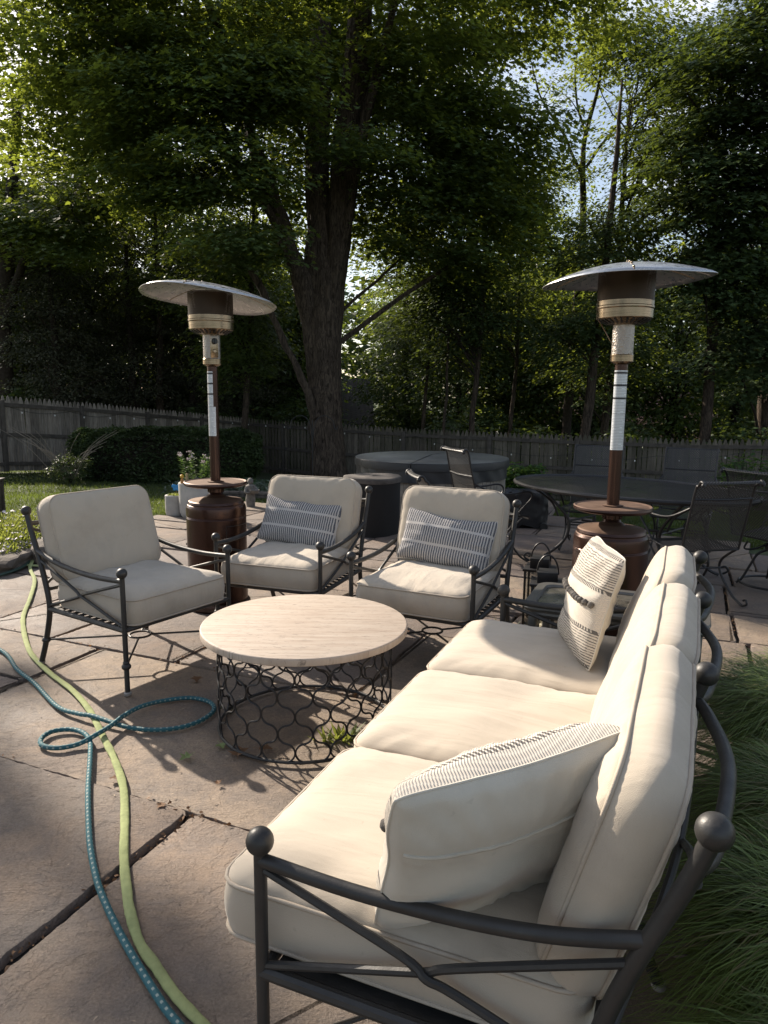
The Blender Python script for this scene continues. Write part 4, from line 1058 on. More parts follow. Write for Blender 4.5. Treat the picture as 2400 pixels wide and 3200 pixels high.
def planter(label, loc, r_, h_):
    pl = thing('planter', label, 'planter', loc, 0, 'pale concrete planters on the patio edge')
    B().lathe([(0.0, 0.0), (r_ * 0.72, 0.0), (r_ * 0.86, h_ * 0.05), (r_ * 0.97, h_ * 0.2), (r_, h_ * 0.45), (r_, h_ - 0.006), (r_ - 0.006, h_), (r_ - 0.026, h_), (r_ - 0.03, h_ - 0.05)], 56, None, False).build('pot', M['concrete'], pl)
    B().lathe([(0.0, h_ - 0.035), (r_ - 0.028, h_ - 0.04)], 40, None, False).build('soil', M['soil'], pl)
    return pl
p1 = planter('large pale concrete planter behind the left heater', (-2.28, 8.72, -0.03), 0.225, 0.45)
q = thing('flowering_plant', 'tall leafy plant with small pale pink flowers in the large planter', 'plant', (-2.28, 8.72, 0.38))
stem_plant(q, 15, 0.44, 0.15, 0.085, 0.024, M['shrub'], 3, plain('dusty_pink_petals', (0.50, 0.40, 0.38), 0.8))
q = thing('wooden_stake', 'pale wooden stub standing in the large planter soil', 'stake', (-2.37, 8.60, 0.40))
M['woodpale'] = plain('pale_wood', (0.42, 0.31, 0.18), 0.7)
B().tube([(0, 0, -0.02), (0, 0, 0.14)], 0.017, 10).build('post', M['woodpale'], q)
q = thing('toy_bottle', 'small amber and orange bottle ornament stuck in the large planter', 'ornament', (-2.425, 8.58, 0.40))
B().lathe([(0, -0.02), (0.018, -0.02), (0.020, 0.05), (0.012, 0.075), (0.012, 0.09), (0.0, 0.09)], 16, None, False).build('body', plain('amber', (0.45, 0.20, 0.04), 0.3), q)
B().lathe([(0, 0.088), (0.022, 0.090), (0.022, 0.115), (0.010, 0.128), (0, 0.128)], 16, None, False).build('cap', plain('yellow_cap', (0.60, 0.36, 0.04), 0.4), q)
p2 = planter('small pale concrete planter at the lawn edge beside the large one', (-2.585, 8.80, -0.03), 0.118, 0.28)
q = thing('succulent', 'low pale green succulent filling the small planter', 'plant', (-2.585, 8.80, 0.235))
V = []; F = []; rd = random.Random(4)
for i in range(90):
    a = rd.uniform(0, 6.28); r_ = 0.085 * math.sqrt(rd.random())
    leaf_card(V, F, Vector((r_ * math.cos(a), r_ * math.sin(a), 0)), Vector((math.cos(a * 3 + i), math.sin(a * 3 + i), 0.9)), Vector((0, 0, 1)), 0.05, 0.022)
fast_mesh('foliage', np.array([tuple(v) for v in V]), np.array(F), 4, M['phlox'], q)
bf = thing('butterfly_ornament', 'bright blue butterfly garden ornament on a stick above the small planter', 'ornament', (-2.545, 8.74, 0.24))
B().tube([(0, 0, -0.02), (0, 0, 0.10)], 0.002, 5).build('stick', M['steel'], bf)
M['blue'] = plain('bright_blue_plastic', (0.03, 0.24, 0.55), 0.35)
for s_ in (-1, 1):
    wb = B()
    for (dx, dz, rx, rz_) in ((0.030, 0.125, 0.030, 0.024), (0.022, 0.088, 0.022, 0.020)):
        wb.sphere((s_ * dx, -0.006 * s_, dz), 1.0, 14, 8, (rx, 0.004, rz_))
    wb.build('wing', M['blue'], bf)
B().sphere((0, 0, 0.105), 1.0, 10, 8, (0.005, 0.005, 0.03)).build('body', M['blue'], bf)
M['edgestone'] = plain('brown_field_stone', (0.10, 0.082, 0.066), 0.9, 0, 0.4, 8, 1.0, 30)
# garden statue: small weathered figure holding a bowl
M['statue'] = plain('weathered_grey_stone', (0.155, 0.142, 0.125), 0.9, 0, 0.4, 18, 1.0, 40)
gs = thing('garden_statue', 'small grey stone garden figure holding out a bowl on the lawn behind the left heater', 'statue', (-1.78, 9.50, -0.06), R(35))
b = B(); b.lathe([(0, 0), (0.085, 0), (0.09, 0.02), (0.075, 0.04), (0.055, 0.05), (0.060, 0.10), (0.066, 0.16), (0.055, 0.24), (0.066, 0.31), (0.060, 0.345), (0.028, 0.365), (0.0, 0.37)], 28, None, False)
b.sphere((0, 0, 0.40), 0.042, 18, 12, (0.95, 1.05, 1.1)); b.sphere((0.0, -0.042, 0.397), 0.010, 8, 6)
b.tube(smooth_path([(-0.06, 0.0, 0.32), (-0.085, -0.05, 0.26), (-0.03, -0.11, 0.265)], 5), [0.020] * 5 + [0.017] * 5 + [0.013], 10)
b.tube(smooth_path([(0.06, 0.0, 0.32), (0.085, -0.05, 0.26), (0.03, -0.11, 0.265)], 5), [0.020] * 5 + [0.017] * 5 + [0.013], 10)
for i_, v_ in enumerate(b.v):
    v_ = Vector(v_); b.v[i_] = tuple(v_ + Vector((noise.noise(v_ * 30), noise.noise(v_ * 30 + Vector((5, 0, 0))), 0)) * 0.006)
b.build('body', M['statue'], gs)
B().lathe([(0.0, 0.255), (0.035, 0.258), (0.062, 0.285), (0.066, 0.300), (0.058, 0.298), (0.03, 0.272), (0, 0.270)], 24, Matrix.Translation((0, -0.135, 0)), False).build('bowl', M['statue'], gs)

# shepherd hook
sh = thing('shepherd_hook', 'thin black double shepherd hook in the hosta bed before the big maple', 'garden hook', (-1.50, 15.0, ground(-1.5, 15)))
b = B(); b.tube([(0, 0, 0), (0, 0, 1.55)], 0.010, 8)
b.build('pole', IR, sh)
for s_ in (-1, 1):
    B().tube(smooth_path([(0, 0, 1.0), (s_ * 0.03, 0, 1.35), (s_ * 0.10, 0, 1.56), (s_ * 0.26, 0, 1.64), (s_ * 0.42, 0, 1.54), (s_ * 0.46, 0, 1.40), (s_ * 0.50, 0, 1.36), (s_ * 0.53, 0, 1.42)], 6), 0.009, 8).build('hook_arm', IR, sh)

# wooden planter corner at far left edge
wt = thing('wooden_trough', 'dark slatted wooden trough at the far left edge of the lawn', 'trough', (-4.79, 8.15, -0.05), R(8))
M['darkwood'] = plain('dark_stained_wood', (0.055, 0.042, 0.030), 0.8, 0, 0.3, 10)
for x in (-0.33, 0.33):
    for y in (-0.17, 0.17): B().box((x, y, 0.26), (0.045, 0.045, 0.52)).build('corner_post', M['darkwood'], wt, False)
b = B()
for y in (-0.17, 0.17):
    for k in range(7): b.box((-0.27 + 0.09 * k, y, 0.27), (0.05, 0.016, 0.36))
for x in (-0.33, 0.33):
    for k in range(3): b.box((x, -0.1 + 0.1 * k, 0.27), (0.016, 0.05, 0.36))
b.build('slats', M['darkwood'], wt, False)
b = B()
for y in (-0.17, 0.17): b.box((0, y, 0.53), (0.74, 0.06, 0.022))
for x in (-0.345, 0.345): b.box((x, 0, 0.53), (0.05, 0.278, 0.0215))
b.build('top_rail', M['darkwood'], wt, False)

# ------------------------------------------------------------------ fences
def fence(name_label, pts, gap=0.0, seed=1, group='grey wooden stockade fences', wood='cedar'):
    f = thing('stockade_fence', name_label, 'fence', (0, 0, 0), 0, group)
    rd = random.Random(seed); pk = B(); ra = [B(), B(), B()]
    for (p0, p1) in zip(pts, pts[1:]):
        p0 = Vector((*p0, 0)); p1 = Vector((*p1, 0)); d = p1 - p0; L_ = d.length; d.normalize(); nrm = Vector((d.y, -d.x, 0))
        np_ = max(1, round(L_ / 2.4)); pl = L_ / np_
        for i in range(np_):
            a = p0 + d * pl * i; c_ = p0 + d * pl * (i + 1)
            za, zc = ground(a.x, a.y), ground(c_.x, c_.y)
            za += rd.uniform(-0.02, 0.02)
            ang = math.atan2(d.y, d.x)
            npk = int(pl / (0.122 + gap)); step = pl / npk
            for k in range(npk):
                u_ = (k + 0.5) / npk; pt = a.lerp(c_, u_); z = za + (zc - za) * u_; h = 1.83 + rd.uniform(-0.015, 0.015); hw = 0.0575 + rd.uniform(-0.002, 0.002)
                m4 = Matrix.Translation((pt.x, pt.y, z)) @ Matrix.Rotation(ang, 4, 'Z') @ Matrix.Rotation(rd.gauss(0, 0.006), 4, 'Y')
                sec = [(-hw, 0.02), (hw, 0.02), (hw, h - 0.15), (hw * 0.45, h - 0.04), (0, h), (-hw * 0.45, h - 0.04), (-hw, h - 0.15)]
                vs = [(x, y, zz) for y in (-0.008, 0.008) for x, zz in sec]; n7 = 7
                pk.add(vs, [tuple(range(7))[::-1] if False else tuple(range(7)), tuple(13 - q for q in range(7))] + [(q, q + 7, (q + 1) % 7 + 7, (q + 1) % 7) for q in range(7)], m4)
            for j, rz_ in enumerate((0.20, 0.90, 1.62)):
                mid = a.lerp(c_, 0.5) + nrm * 0.032; m4 = Matrix.Translation((mid.x, mid.y, (za + zc) / 2 + rz_)) @ Matrix.Rotation(ang, 4, 'Z') @ Matrix.Rotation(-math.atan2(zc - za, pl), 4, 'Y')
                ra[j].box((0, 0, 0), (pl - 0.11, 0.05, 0.09), m4)
            pb_ = B(); q = a + nrm * 0.045; pb_.box((0, 0, 0.86), (0.105, 0.085, 1.72), Matrix.Translation((q.x, q.y, za)) @ Matrix.Rotation(ang, 4, 'Z'), 0.008)
            pb_.build('post', M['cedar_dark'], f, True, 30)
    pk.build('pickets', M[wood], f, False)
    for r_ in ra: r_.build('rail', M['cedar_dark'], f, False)
    return f
fence('grey stockade fence running along the left side of the lawn behind the clipped hedge', [(-13.2, 10.3), (-9.2, 17.4), (-4.8, 25.2)], 0, 1)
fence('short gappy length of stockade fence between the hedge end and the big maple', [(-4.75, 25.1), (-1.9, 22.6)], 0.028, 2, wood='cedar_shade')
fence('grey stockade fence across the back of the garden behind the hot tub and dining table', [(-1.85, 22.5), (3.0, 20.6), (9.8, 17.9), (16.0, 15.0)], 0, 3, wood='cedar_shade')

# string of small bulbs along the fence
sl_ = thing('string_lights', 'string of small clear bulbs sagging along the back fence', 'string lights', (0, 0, 0))
cbl = B(); bulbs = []
M['bulb'] = plain('frosted_bulb_glass', (0.62, 0.60, 0.55), 0.15)
ppp = [(-9.0, 17.3, 1.15), (-8.1, 18.8, 0.98), (-7.3, 20.3, 0.90), (-6.5, 21.7, 0.82), (-5.6, 23.2, 0.72), (-4.9, 24.6, 0.60), (-3.6, 23.8, 0.55), (-2.1, 22.2, 0.60), (-0.9, 21.6, 0.42), (0.9, 21.0, 0.30), (3.0, 20.2, 0.05), (5.0, 19.4, -0.05), (7.0, 18.6, 0.0), (9.0, 17.9, 0.2), (11.0, 17.0, 0.3)]
for a, c_ in zip(ppp, ppp[1:]):
    a, c_ = Vector(a), Vector(c_); seg = [a.lerp(c_, k / 8) - Vector((0, 0, 0.12 * math.sin(math.pi * k / 8))) - Vector((0, 0.12, 0)) for k in range(9)]
    cbl.tube(seg, 0.006, 5, cap=False)
    for k in (2, 6): bulbs.append(seg[k])
cbl.build('cable', M['black'], sl_)
for q in bulbs:
    o = B().sphere((0, 0, -0.055), 0.019, 10, 8, (1, 1, 1.35)).build('bulb', M['bulb'], sl_); o.location = q
    

# ------------------------------------------------------------------ hedge, shrubs, beds
rs = np.random.RandomState(5)
LEAF4 = np.array([[0, 0, 0], [0.30, 0.42, 0.06], [0, 1, -0.04], [-0.30, 0.42, 0.06]])
LEAF10 = np.array([[0, 0, 0], [0.42, 0.02, 0.05], [0.30, 0.24, 0.03], [0.62, 0.50, 0.07], [0.26, 0.52, 0.02], [0, 1.0, -0.06], [-0.26, 0.52, 0.02], [-0.62, 0.50, 0.07], [-0.30, 0.24, 0.03], [-0.42, 0.02, 0.05]])
def leaves(name, P, size, mat, parent, tmpl=LEAF4, flat=0.6, droop=0.25, seed=0, aspect=1.0, H=None):
    """P (n,3) positions; leaves mostly facing up (flat->1) with random heading"""
    r_ = np.random.RandomState(seed); n = len(P)
    hd = r_.uniform(0, 2 * np.pi, n) if H is None else H + r_.normal(0, 0.75, n)
    D = np.stack([np.cos(hd), np.sin(hd), -droop + r_.normal(0, 0.35, n) * (1.2 - flat)], 1); D /= np.linalg.norm(D, axis=1)[:, None]
    Nn = np.stack([r_.normal(0, 1 - flat, n), r_.normal(0, 1 - flat, n), np.ones(n)], 1)
    Sd = np.cross(D, Nn); Sd /= np.linalg.norm(Sd, axis=1)[:, None]; Nn = np.cross(Sd, D)
    sz = size * r_.uniform(0.45, 1.4, n)
    k = len(tmpl)
    V = P[:, None, :] + sz[:, None, None] * (tmpl[None, :, 0, None] * aspect * Sd[:, None, :] + tmpl[None, :, 1, None] * D[:, None, :] + tmpl[None, :, 2, None] * Nn[:, None, :])
    F = np.arange(n * k).reshape(n, k)
    return fast_mesh(name, V.reshape(-1, 3), F, k, mat, parent)

def box_shrub(name, label, cat, c, ang, size, n, ls, mat, seed, z, lump=0.10):
    root = thing(name, label, cat, (c[0], c[1], z), ang); r_ = np.random.RandomState(seed)
    P = r_.uniform(-1, 1, (n, 3)); ax = r_.randint(0, 3, n); sg = np.sign(r_.normal(0, 1, n)); dep = 1 - np.abs(r_.normal(0, 0.07, n))
    for i in range(n):
        s_ = sg[i] if ax[i] != 2 else 1.0
        P[i, ax[i]] = s_ * dep[i]
    rr = np.linalg.norm(P / np.array([1, 1, 1]), axis=1)
    P *= (np.minimum(1, 1.25 / rr))[:, None]
    Q = P * np.array(size) / 2; Q[:, 2] += size[2] / 2
    for i in range(n):
        q = Vector(Q[i]); Q[i] += np.array(nvec(q * 2.3)) * lump + np.array(nvec(q * 7)) * lump * 0.35
    leaves('foliage', Q, ls, mat, root, LEAF4, -0.1, 0.1, seed, 0.8)
    # dark twiggy interior
    b = B(); rd = random.Random(seed)
    for i in range(int(size[0] * 6) + 4):
        x = rd.uniform(-0.45, 0.45) * size[0]; y = rd.uniform(-0.35, 0.35) * size[1]
        b.tube([(x, y, -0.05), (x + rd.gauss(0, .05), y, size[2] * 0.5), (x + rd.gauss(0, .2), y + rd.gauss(0, .1), size[2] * 0.92)], [0.022, 0.014, 0.006], 5)
    b.box((0, 0, size[2] * 0.52), (size[0] * 0.80, size[1] * 0.45, size[2] * 0.5))
    b.build('branches', M['bark_dark'], root)
    return root
box_shrub('clipped_hedge', 'long low clipped dark green yew hedge along the left fence', 'hedge', (-5.15, 17.15), R(10), (4.3, 1.3, 1.28), 60000, 0.075, M['hedge'], 11, ground(-5.2, 17.0) - 0.02, 0.10)
def blob_shrub(name, label, c, rx, rz, n, ls, mat, seed, group=None, tmpl=LEAF4, twigs=8, z=None):
    z = ground(*c) if z is None else z
    root = thing(name, label, 'shrub', (c[0], c[1], z), 0, group); r_ = np.random.RandomState(seed)
    d = r_.normal(0, 1, (n, 3)); d /= np.linalg.norm(d, axis=1)[:, None]; rad = r_.uniform(0.35, 1, n) ** 0.5
    for i in range(n): rad[i] *= 0.8 + 0.45 * noise.noise(Vector(d[i]) * 2.2 + Vector((seed, 0, 0)))
    P = d * rad[:, None] * np.array([rx, rx, rz]); P[:, 2] += rz * 0.85
    P = P[P[:, 2] > 0.02]
    leaves('foliage', P, ls, mat, root, tmpl, 0.4, 0.1, seed, 0.8)
    b = B(); rd = random.Random(seed)
    for i in range(twigs):
        a = rd.uniform(0, 6.28); k = rd.uniform(0.3, 0.8)
        b.tube([(0, 0, -0.02), (math.cos(a) * rx * k * 0.5, math.sin(a) * rx * k * 0.5, rz * 0.8), (math.cos(a) * rx * k, math.sin(a) * rx * k, rz * 1.5)], [0.012, 0.008, 0.004], 5)
    b.build('stem', M['bark_dark'], root)
    return root
# bare-twig shrub in front of the fence at left
tw = blob_shrub('twiggy_bush', 'small dark bush with long bare twigs fanning out before the left fence', (-6.75, 15.4), 0.52, 0.36, 2600, 0.055, M['maple_dark'], 21)
b = B(); rd = random.Random(3)
for i in range(24):
    a = rd.uniform(-0.6, math.pi + 0.6); l = rd.uniform(0.9, 1.7)
    p0 = Vector((rd.gauss(0, .08), rd.gauss(0, .08), 0.1)); p1 = p0 + Vector((math.cos(a) * l * 0.75, -abs(math.sin(a)) * 0.25, l * 0.65))
    md = p0.lerp(p1, 0.5) + Vector((0, 0, 0.16)); b.tube(smooth_path([p0, md, p1], 5), [0.007] * 5 + [0.005] * 5 + [0.003], 5)
M['twig'] = plain('pale_bare_twig', (0.20, 0.165, 0.125), 0.85)
b.build('bare_twigs', M['twig'], tw)
blob_shrub('green_shrub', 'bright green rounded shrub between hot tub and dining table', (2.62, 13.6), 0.68, 0.48, 3600, 0.11, M['shrub'], 31, 'shrubs along the back fence')
blob_shrub('green_shrub', 'low sprawling shrub behind the fence-side dining chairs', (4.6, 14.2), 0.6, 0.36, 1500, 0.10, M['shrub'], 32, 'shrubs along the back fence')
blob_shrub('leafy_sapling', 'thin leafy sapling against the fence at the right edge of the photo', (7.75, 15.4), 0.8, 0.72, 900, 0.13, M['shrub'], 33, None, LEAF4, 14)
# hostas
def hosta(label, c, r_, seed, mat='hosta', n=34, ll=0.30):
    root = thing('hosta', label, 'hosta', (c[0], c[1], ground(*c)), 0, 'hostas in the bed under the maple'); rd = random.Random(seed)
    b = B()
    for i in range(n):
        a = rd.uniform(0, 6.28); k = rd.uniform(0.25, 1); el = 1.2 - 0.95 * k
        d = Vector((math.cos(a) * math.cos(el), math.sin(a) * math.cos(el), math.sin(el))); tip0 = d * r_ * k * 1.1 + Vector((0, 0, 0.06))
        out = Vector((math.cos(a), math.sin(a), 0.1)); s_ = Vector((-math.sin(a), math.cos(a), 0)); W_ = ll * 0.36
        pr = []
        for q, ww in ((0, 0.15), (0.25, 0.85), (0.5, 1.0), (0.75, 0.7), (1.0, 0.05)):
            cc = tip0 + out * ll * q + Vector((0, 0, 0.10 * ll * 2 * q - 0.55 * ll * q * q)); pr.append((cc - s_ * W_ * ww + Vector((0, 0, 0.04 * ww)), cc, cc + s_ * W_ * ww + Vector((0, 0, 0.04 * ww))))
        vs = [v_ for tr_ in pr for v_ in tr_]; fs = []
        for j in range(4): fs += [(3 * j, 3 * j + 1, 3 * j + 4, 3 * j + 3), (3 * j + 1, 3 * j + 2, 3 * j + 5, 3 * j + 4)]
        b.add(vs, fs); 
        b.tube([(0, 0, 0), tip0 * 0.5 + Vector((0, 0, 0.02)), tip0], 0.006, 4)
    b.build('foliage', M[mat], root)
for i, (x, y, r_, lb) in enumerate([(-3.15, 15.2, 0.34, 'low hosta at the hedge end of the shaded bed'), (-2.35, 15.9, 0.32, 'hosta left of the shepherd hook, back of the bed'), (-1.95, 14.9, 0.36, 'broad hosta directly left of the shepherd hook'), (-1.15, 15.6, 0.42, 'tall hosta with the sunlit upright leaves at the maple foot'), (-0.75, 14.6, 0.38, 'big-leaved hosta between the hook and the hot tub'), (-0.25, 15.3, 0.38, 'hosta tucked behind the hot tub cover edge'), (-1.5, 14.1, 0.30, 'small hosta at the front stones of the bed')]):
    hosta(lb, (x, y), r_, 50 + i, 'hosta', 36, 0.30 if i != 3 else 0.36)
# silvery ground cover in the bed
P = []
for i in range(5200):
    x = rs.uniform(-4.2, 0.4); y = rs.uniform(13.3, 15.6); hh = 0.16 * rs.rand() ** 0.7 * (1 + noise.noise(Vector((x * 2, y * 2, 0))))
    P.append((x, y, ground(x, y) + hh))
o = leaves('ground_cover', np.array(P), 0.10, M['silver'], None, LEAF4, 0.2, -0.5, 8, 0.45); tag(o, 'silvery and dark green ground cover filling the shaded bed', 'ground cover', None, 'stuff')
sw = thing('bed_edging', 'low edging of stacked flat stones in front of the shaded bed', 'stone edging', (0, 0, 0)); b = B(); rd = random.Random(12)
for i in range(30):
    for l_ in range(2):
        x = -2.9 + i * 0.13 + rd.uniform(-.03, .03); y = 13.1 + 0.10 * math.sin(i * 0.5); b.box((0, 0, 0), (rd.uniform(0.16, 0.26), 0.2, 0.055), Matrix.Translation((x, y, ground(x, y) + 0.02 + 0.058 * l_)) @ Matrix.Rotation(rd.uniform(-.15, .15), 4, 'Z'), 0.012)
b.build('stones', M['edgestone'], sw, True, 30)

# flowering bed at the left edge of the patio
ph = thing('creeping_phlox', 'mound of pale flowering creeping phlox at the left patio edge', 'flowers', (-3.62, 6.75, -0.03))
r_ = np.random.RandomState(9); n = 15000
a = r_.uniform(0, 2 * np.pi, n); rr = np.sqrt(r_.rand(n)); x = 0.62 * rr * np.cos(a); y = 1.05 * rr * np.sin(a); z = 0.30 * (1 - rr ** 2) ** 0.6 * r_.uniform(0.3, 1.0, n) + 0.03
for i in range(n): z[i] += 0.05 * noise.noise(Vector((x[i] * 6, y[i] * 6, 0)))
leaves('foliage', np.stack([x, y, z], 1), 0.045, M['phlox'], ph, LEAF4, 0.15, -1.3, 9, 0.35)
k = r_.rand(n) < 0.085; leaves('blossoms', np.stack([x[k], y[k], z[k] + 0.045], 1), 0.030, M['petal'], ph, LEAF10, 0.5, -0.2, 10)
# edging stones at the phlox bed
for i, (x, y, sx2, sy2, h_, lb) in enumerate([(-3.00, 6.45, 0.28, 0.36, 0.17, 'sloping grey stone next to the left lounge chair back'), (-3.25, 6.05, 0.36, 0.22, 0.10, 'low dark stone under the green hoses')]):
    bm = bmesh.new(); bmesh.ops.create_icosphere(bm, subdivisions=3, radius=1)
    for v_ in bm.verts:
        c_ = v_.co.copy(); c_ = Vector((max(-.75, min(.75, c_.x)), max(-.75, min(.75, c_.y)), max(-.6, min(.7, c_.z)))); c_ += nvec(c_ * 2.1 + Vector((i, 0, 0))) * 0.16
        v_.co = Vector((c_.x * sx2, c_.y * sy2, c_.z * h_ + 0.02))
    me = bpy.data.meshes.new('edging_stone'); bm.to_mesh(me); bm.free(); me.materials.append(M['edgestone'])
    o = bpy.data.objects.new('edging_stone', me); C.objects.link(o); o.location = (x, y, 0.03); o.rotation_euler = (0, 0, 0.5 + i)
    tag(o, lb, 'stone', 'stones edging the phlox bed')

# ornamental grass at the right, behind the sofa
def ograss(label, c, n, h, spread, seed):
    root = thing('ornamental_grass', label, 'ornamental grass', (c[0], c[1], -0.03), 0, 'ornamental grass clumps behind the sofa'); r_ = np.random.RandomState(seed)
    K = 7; hd = r_.uniform(0, 2 * np.pi, n); ln = h * r_.uniform(0.6, 1.15, n); r0 = 0.16 * np.sqrt(r_.rand(n)); ex = r_.uniform(0.45, 1.1, n) * spread
    bx = r0 * np.cos(hd + r_.normal(0, .6, n)); by = r0 * np.sin(hd + r_.normal(0, .6, n)); W_ = r_.uniform(0.0018, 0.0042, n)
    hd2 = hd + r_.normal(0, .35, n)
    V = np.zeros((n, K, 2, 3))
    for k in range(K):
        s_ = k / (K - 1)
        out = ex * s_ ** 1.5; z = ln * (1.55 * s_ - 1.05 * s_ ** 2.4 * (0.5 + ex / spread * 0.5))
        cx = bx + out * np.cos(hd2 + 0.3 * s_); cy = by + out * np.sin(hd2 + 0.3 * s_); ww = W_ * (1 - s_ ** 2 * 0.9)
        for q, sg in enumerate((-1, 1)):
            V[:, k, q, 0] = cx - sg * ww * np.sin(hd2); V[:, k, q, 1] = cy + sg * ww * np.cos(hd2); V[:, k, q, 2] = np.maximum(z, 0.01)
    idx = np.arange(n * K * 2).reshape(n, K, 2); F = np.stack([idx[:, :-1, 0], idx[:, :-1, 1], idx[:, 1:, 1], idx[:, 1:, 0]], -1).reshape(-1, 4)
    fast_mesh('blades', V.reshape(-1, 3), F, 4, M['ograss'], root)
    return root
ograss('sunlit drooping ornamental grass clump farthest along behind the sofa', (1.76, 2.58), 7000, 0.56, 0.60, 1)
ograss('drooping ornamental grass clump behind the middle of the sofa', (1.42, 1.88), 6500, 0.54, 0.50, 2)
ograss('shaded ornamental grass clump beside the near back post of the sofa', (1.17, 1.40), 7500, 0.54, 0.50, 3)
ograss('ornamental grass clump low at the bottom right corner', (1.00, 0.94), 7000, 0.50, 0.46, 4)
ograss('ornamental grass clump cut by the right edge of the photo', (1.95, 1.76), 4500, 0.60, 0.5, 5)
b = B(); b.add([(0.75, 0.0, 0.012), (3.2, 0.0, 0.012), (3.2, 2.2, 0.012), (1.95, 2.72, 0.012), (1.42, 2.75, 0.012), (1.08, 1.85, 0.012), (0.78, 1.05, 0.012)], [tuple(range(7))])
o = b.build('planting_bed', M['dirt'], None, False); o['kind'] = 'structure'

# lawn grass blades
n = 120000; r_ = np.random.RandomState(2)
yy = 7.4 + 11.5 * r_.rand(n) ** 1.25; xx = (r_.rand(n) * 2 - 1) * (yy * 0.62 + 0.6) + 0.2
keep = np.array([not inside(a, c_, PATIO) for a, c_ in zip(xx, yy)]); xx, yy = xx[keep], yy[keep]
zz = np.array([ground(a, c_) + 0.03 * noise.noise(Vector((a * 0.6, c_ * 0.6, 0))) - 0.035 for a, c_ in zip(xx, yy)])
n = len(xx); hd = r_.uniform(0, 6.28, n); h_ = r_.uniform(0.035, 0.085, n); le = r_.normal(0, 0.03, (n, 2)); wd_ = 0.0035 + 0.00025 * yy
V = np.zeros((n, 3, 3)); V[:, 0] = np.stack([xx - wd_ * np.cos(hd), yy - wd_ * np.sin(hd), zz], 1); V[:, 1] = np.stack([xx + wd_ * np.cos(hd), yy + wd_ * np.sin(hd), zz], 1); V[:, 2] = np.stack([xx + le[:, 0], yy + le[:, 1], zz + h_], 1)
o = fast_mesh('lawn_grass', V.reshape(-1, 3), np.arange(3 * n).reshape(n, 3), 3, M['grass']); tag(o, 'short mown lawn grass between patio and fences', 'grass', None, 'stuff')

# ------------------------------------------------------------------ hoses
def hose_mat(name, base, dash, period):
    t = NT(name); uv = t.new('ShaderNodeUVMap'); sp = t.new('ShaderNodeSeparateXYZ'); t.L(uv.outputs[0], sp.inputs[0]); s_, a_ = sp.outputs[0], sp.outputs[1]
    d1 = t.math('LESS_THAN', t.math('FRACT', t.math('DIVIDE', s_, period)), 0.34)
    d2 = t.math('LESS_THAN', t.math('FRACT', t.math('MULTIPLY', a_, 4.0)), 0.42)
    d3 = t.math('LESS_THAN', t.math('FRACT', t.math('MULTIPLY', a_, 28.0)), 0.68)
    ink = t.math('MULTIPLY', t.math('MULTIPLY', d1, d2), d3)
    rib = t.math('SINE', t.math('MULTIPLY', s_, 2 * math.pi / 0.0045))
    c = t.mix(ink, t.mix(t.ramp(t.noise(t.co(), 9, 4), [(0.3, 0), (0.7, 0.5)]), base, tuple(x * 1.5 for x in base)), dash)
    return t.pbr(c, 0.65, 0, t.bump(rib, 0.5, 0.0018), 0.3)
M['teal'] = hose_mat('teal_woven_hose', (0.025, 0.105, 0.125), (0.40, 0.43, 0.36), 0.026)
t = NT('lime_fabric_hose'); v = t.co()
rib = t.noise(v, 340, 2)
M['lime'] = t.pbr(t.mix(t.ramp(t.noise(v, 14, 6, 0.7), [(0.42, 0.0), (0.75, 0.55)]), (0.30, 0.335, 0.150), (0.13, 0.155, 0.07)), 0.85, 0, t.bump(t.noise(v, 55, 5), 0.5, 0.006, t.bump(rib, 0.4, 0.001)), 0.2)
M['dkgreen'] = plain('dark_green_rubber', (0.025, 0.05, 0.035), 0.45)
def hose(name, label, pts, rx, rz, mat, n=14, sub=7, upv=(0, 0, 1), group='garden hoses on the patio', wob=0.0):
    P = smooth_path(pts, sub); b = B(); N = len(P)
    vs = []; fs = []; uv = []; d = 0
    for i in range(N):
        T = (P[min(i + 1, N - 1)] - P[max(i - 1, 0)]).normalized(); s_ = Vector((0, 0, 1)).cross(T).normalized(); u_ = T.cross(s_)
        if i: d += (P[i] - P[i - 1]).length
        k1 = 1 + wob * noise.noise(Vector((d * 11, 0, 3))) + wob * 0.6 * noise.noise(Vector((d * 40, 0, 7))); k2 = 1 + 2.2 * wob * noise.noise(Vector((d * 30, 4, 0)))
        for k in range(n + 1):
            a = 2 * math.pi * k / n; ca, sa = math.cos(a), math.sin(a)
            if rx != rz: sa = math.copysign(abs(sa) ** 0.8, sa)
            vs.append(P[i] + s_ * ca * rx * k1 + u_ * sa * rz * k2); uv.append((d, k / n))
    for i in range(N - 1):
        for k in range(n): fs.append((i * (n + 1) + k, i * (n + 1) + k + 1, (i + 1) * (n + 1) + k + 1, (i + 1) * (n + 1) + k))
    b.v = [tuple(q) for q in vs]; b.f = fs; b.uv = uv
    o = b.build(name, mat, None, True, 60); return tag(o, label, 'hose', group)
G_ = [(-3.3, 6.75, .05), (-3.08, 6.16, .03), (-3.0, 5.95, .008), (-2.783, 5.578, .008), (-2.58, 5.091, .008), (-2.424, 4.678, .008), (-2.293, 4.409, .008), (-2.131, 4.123, .008), (-1.993, 3.914, .008), (-1.778, 3.662, .008), (-1.562, 3.439, .008), (-1.379, 3.202, .009), (-1.228, 2.961, .010), (-1.097, 2.752, .010), (-.986, 2.543, .009), (-.904, 2.329, .008), (-.850, 2.17, .008), (-.808, 2.06, .008), (-.765, 1.96, .008), (-.734, 1.89, .009), (-.663, 1.763, .008), (-.587, 1.673, .008), (-.512, 1.586, .008), (-.42, 1.50, .008), (-.28, 1.38, .008), (-.1, 1.2, .008)]
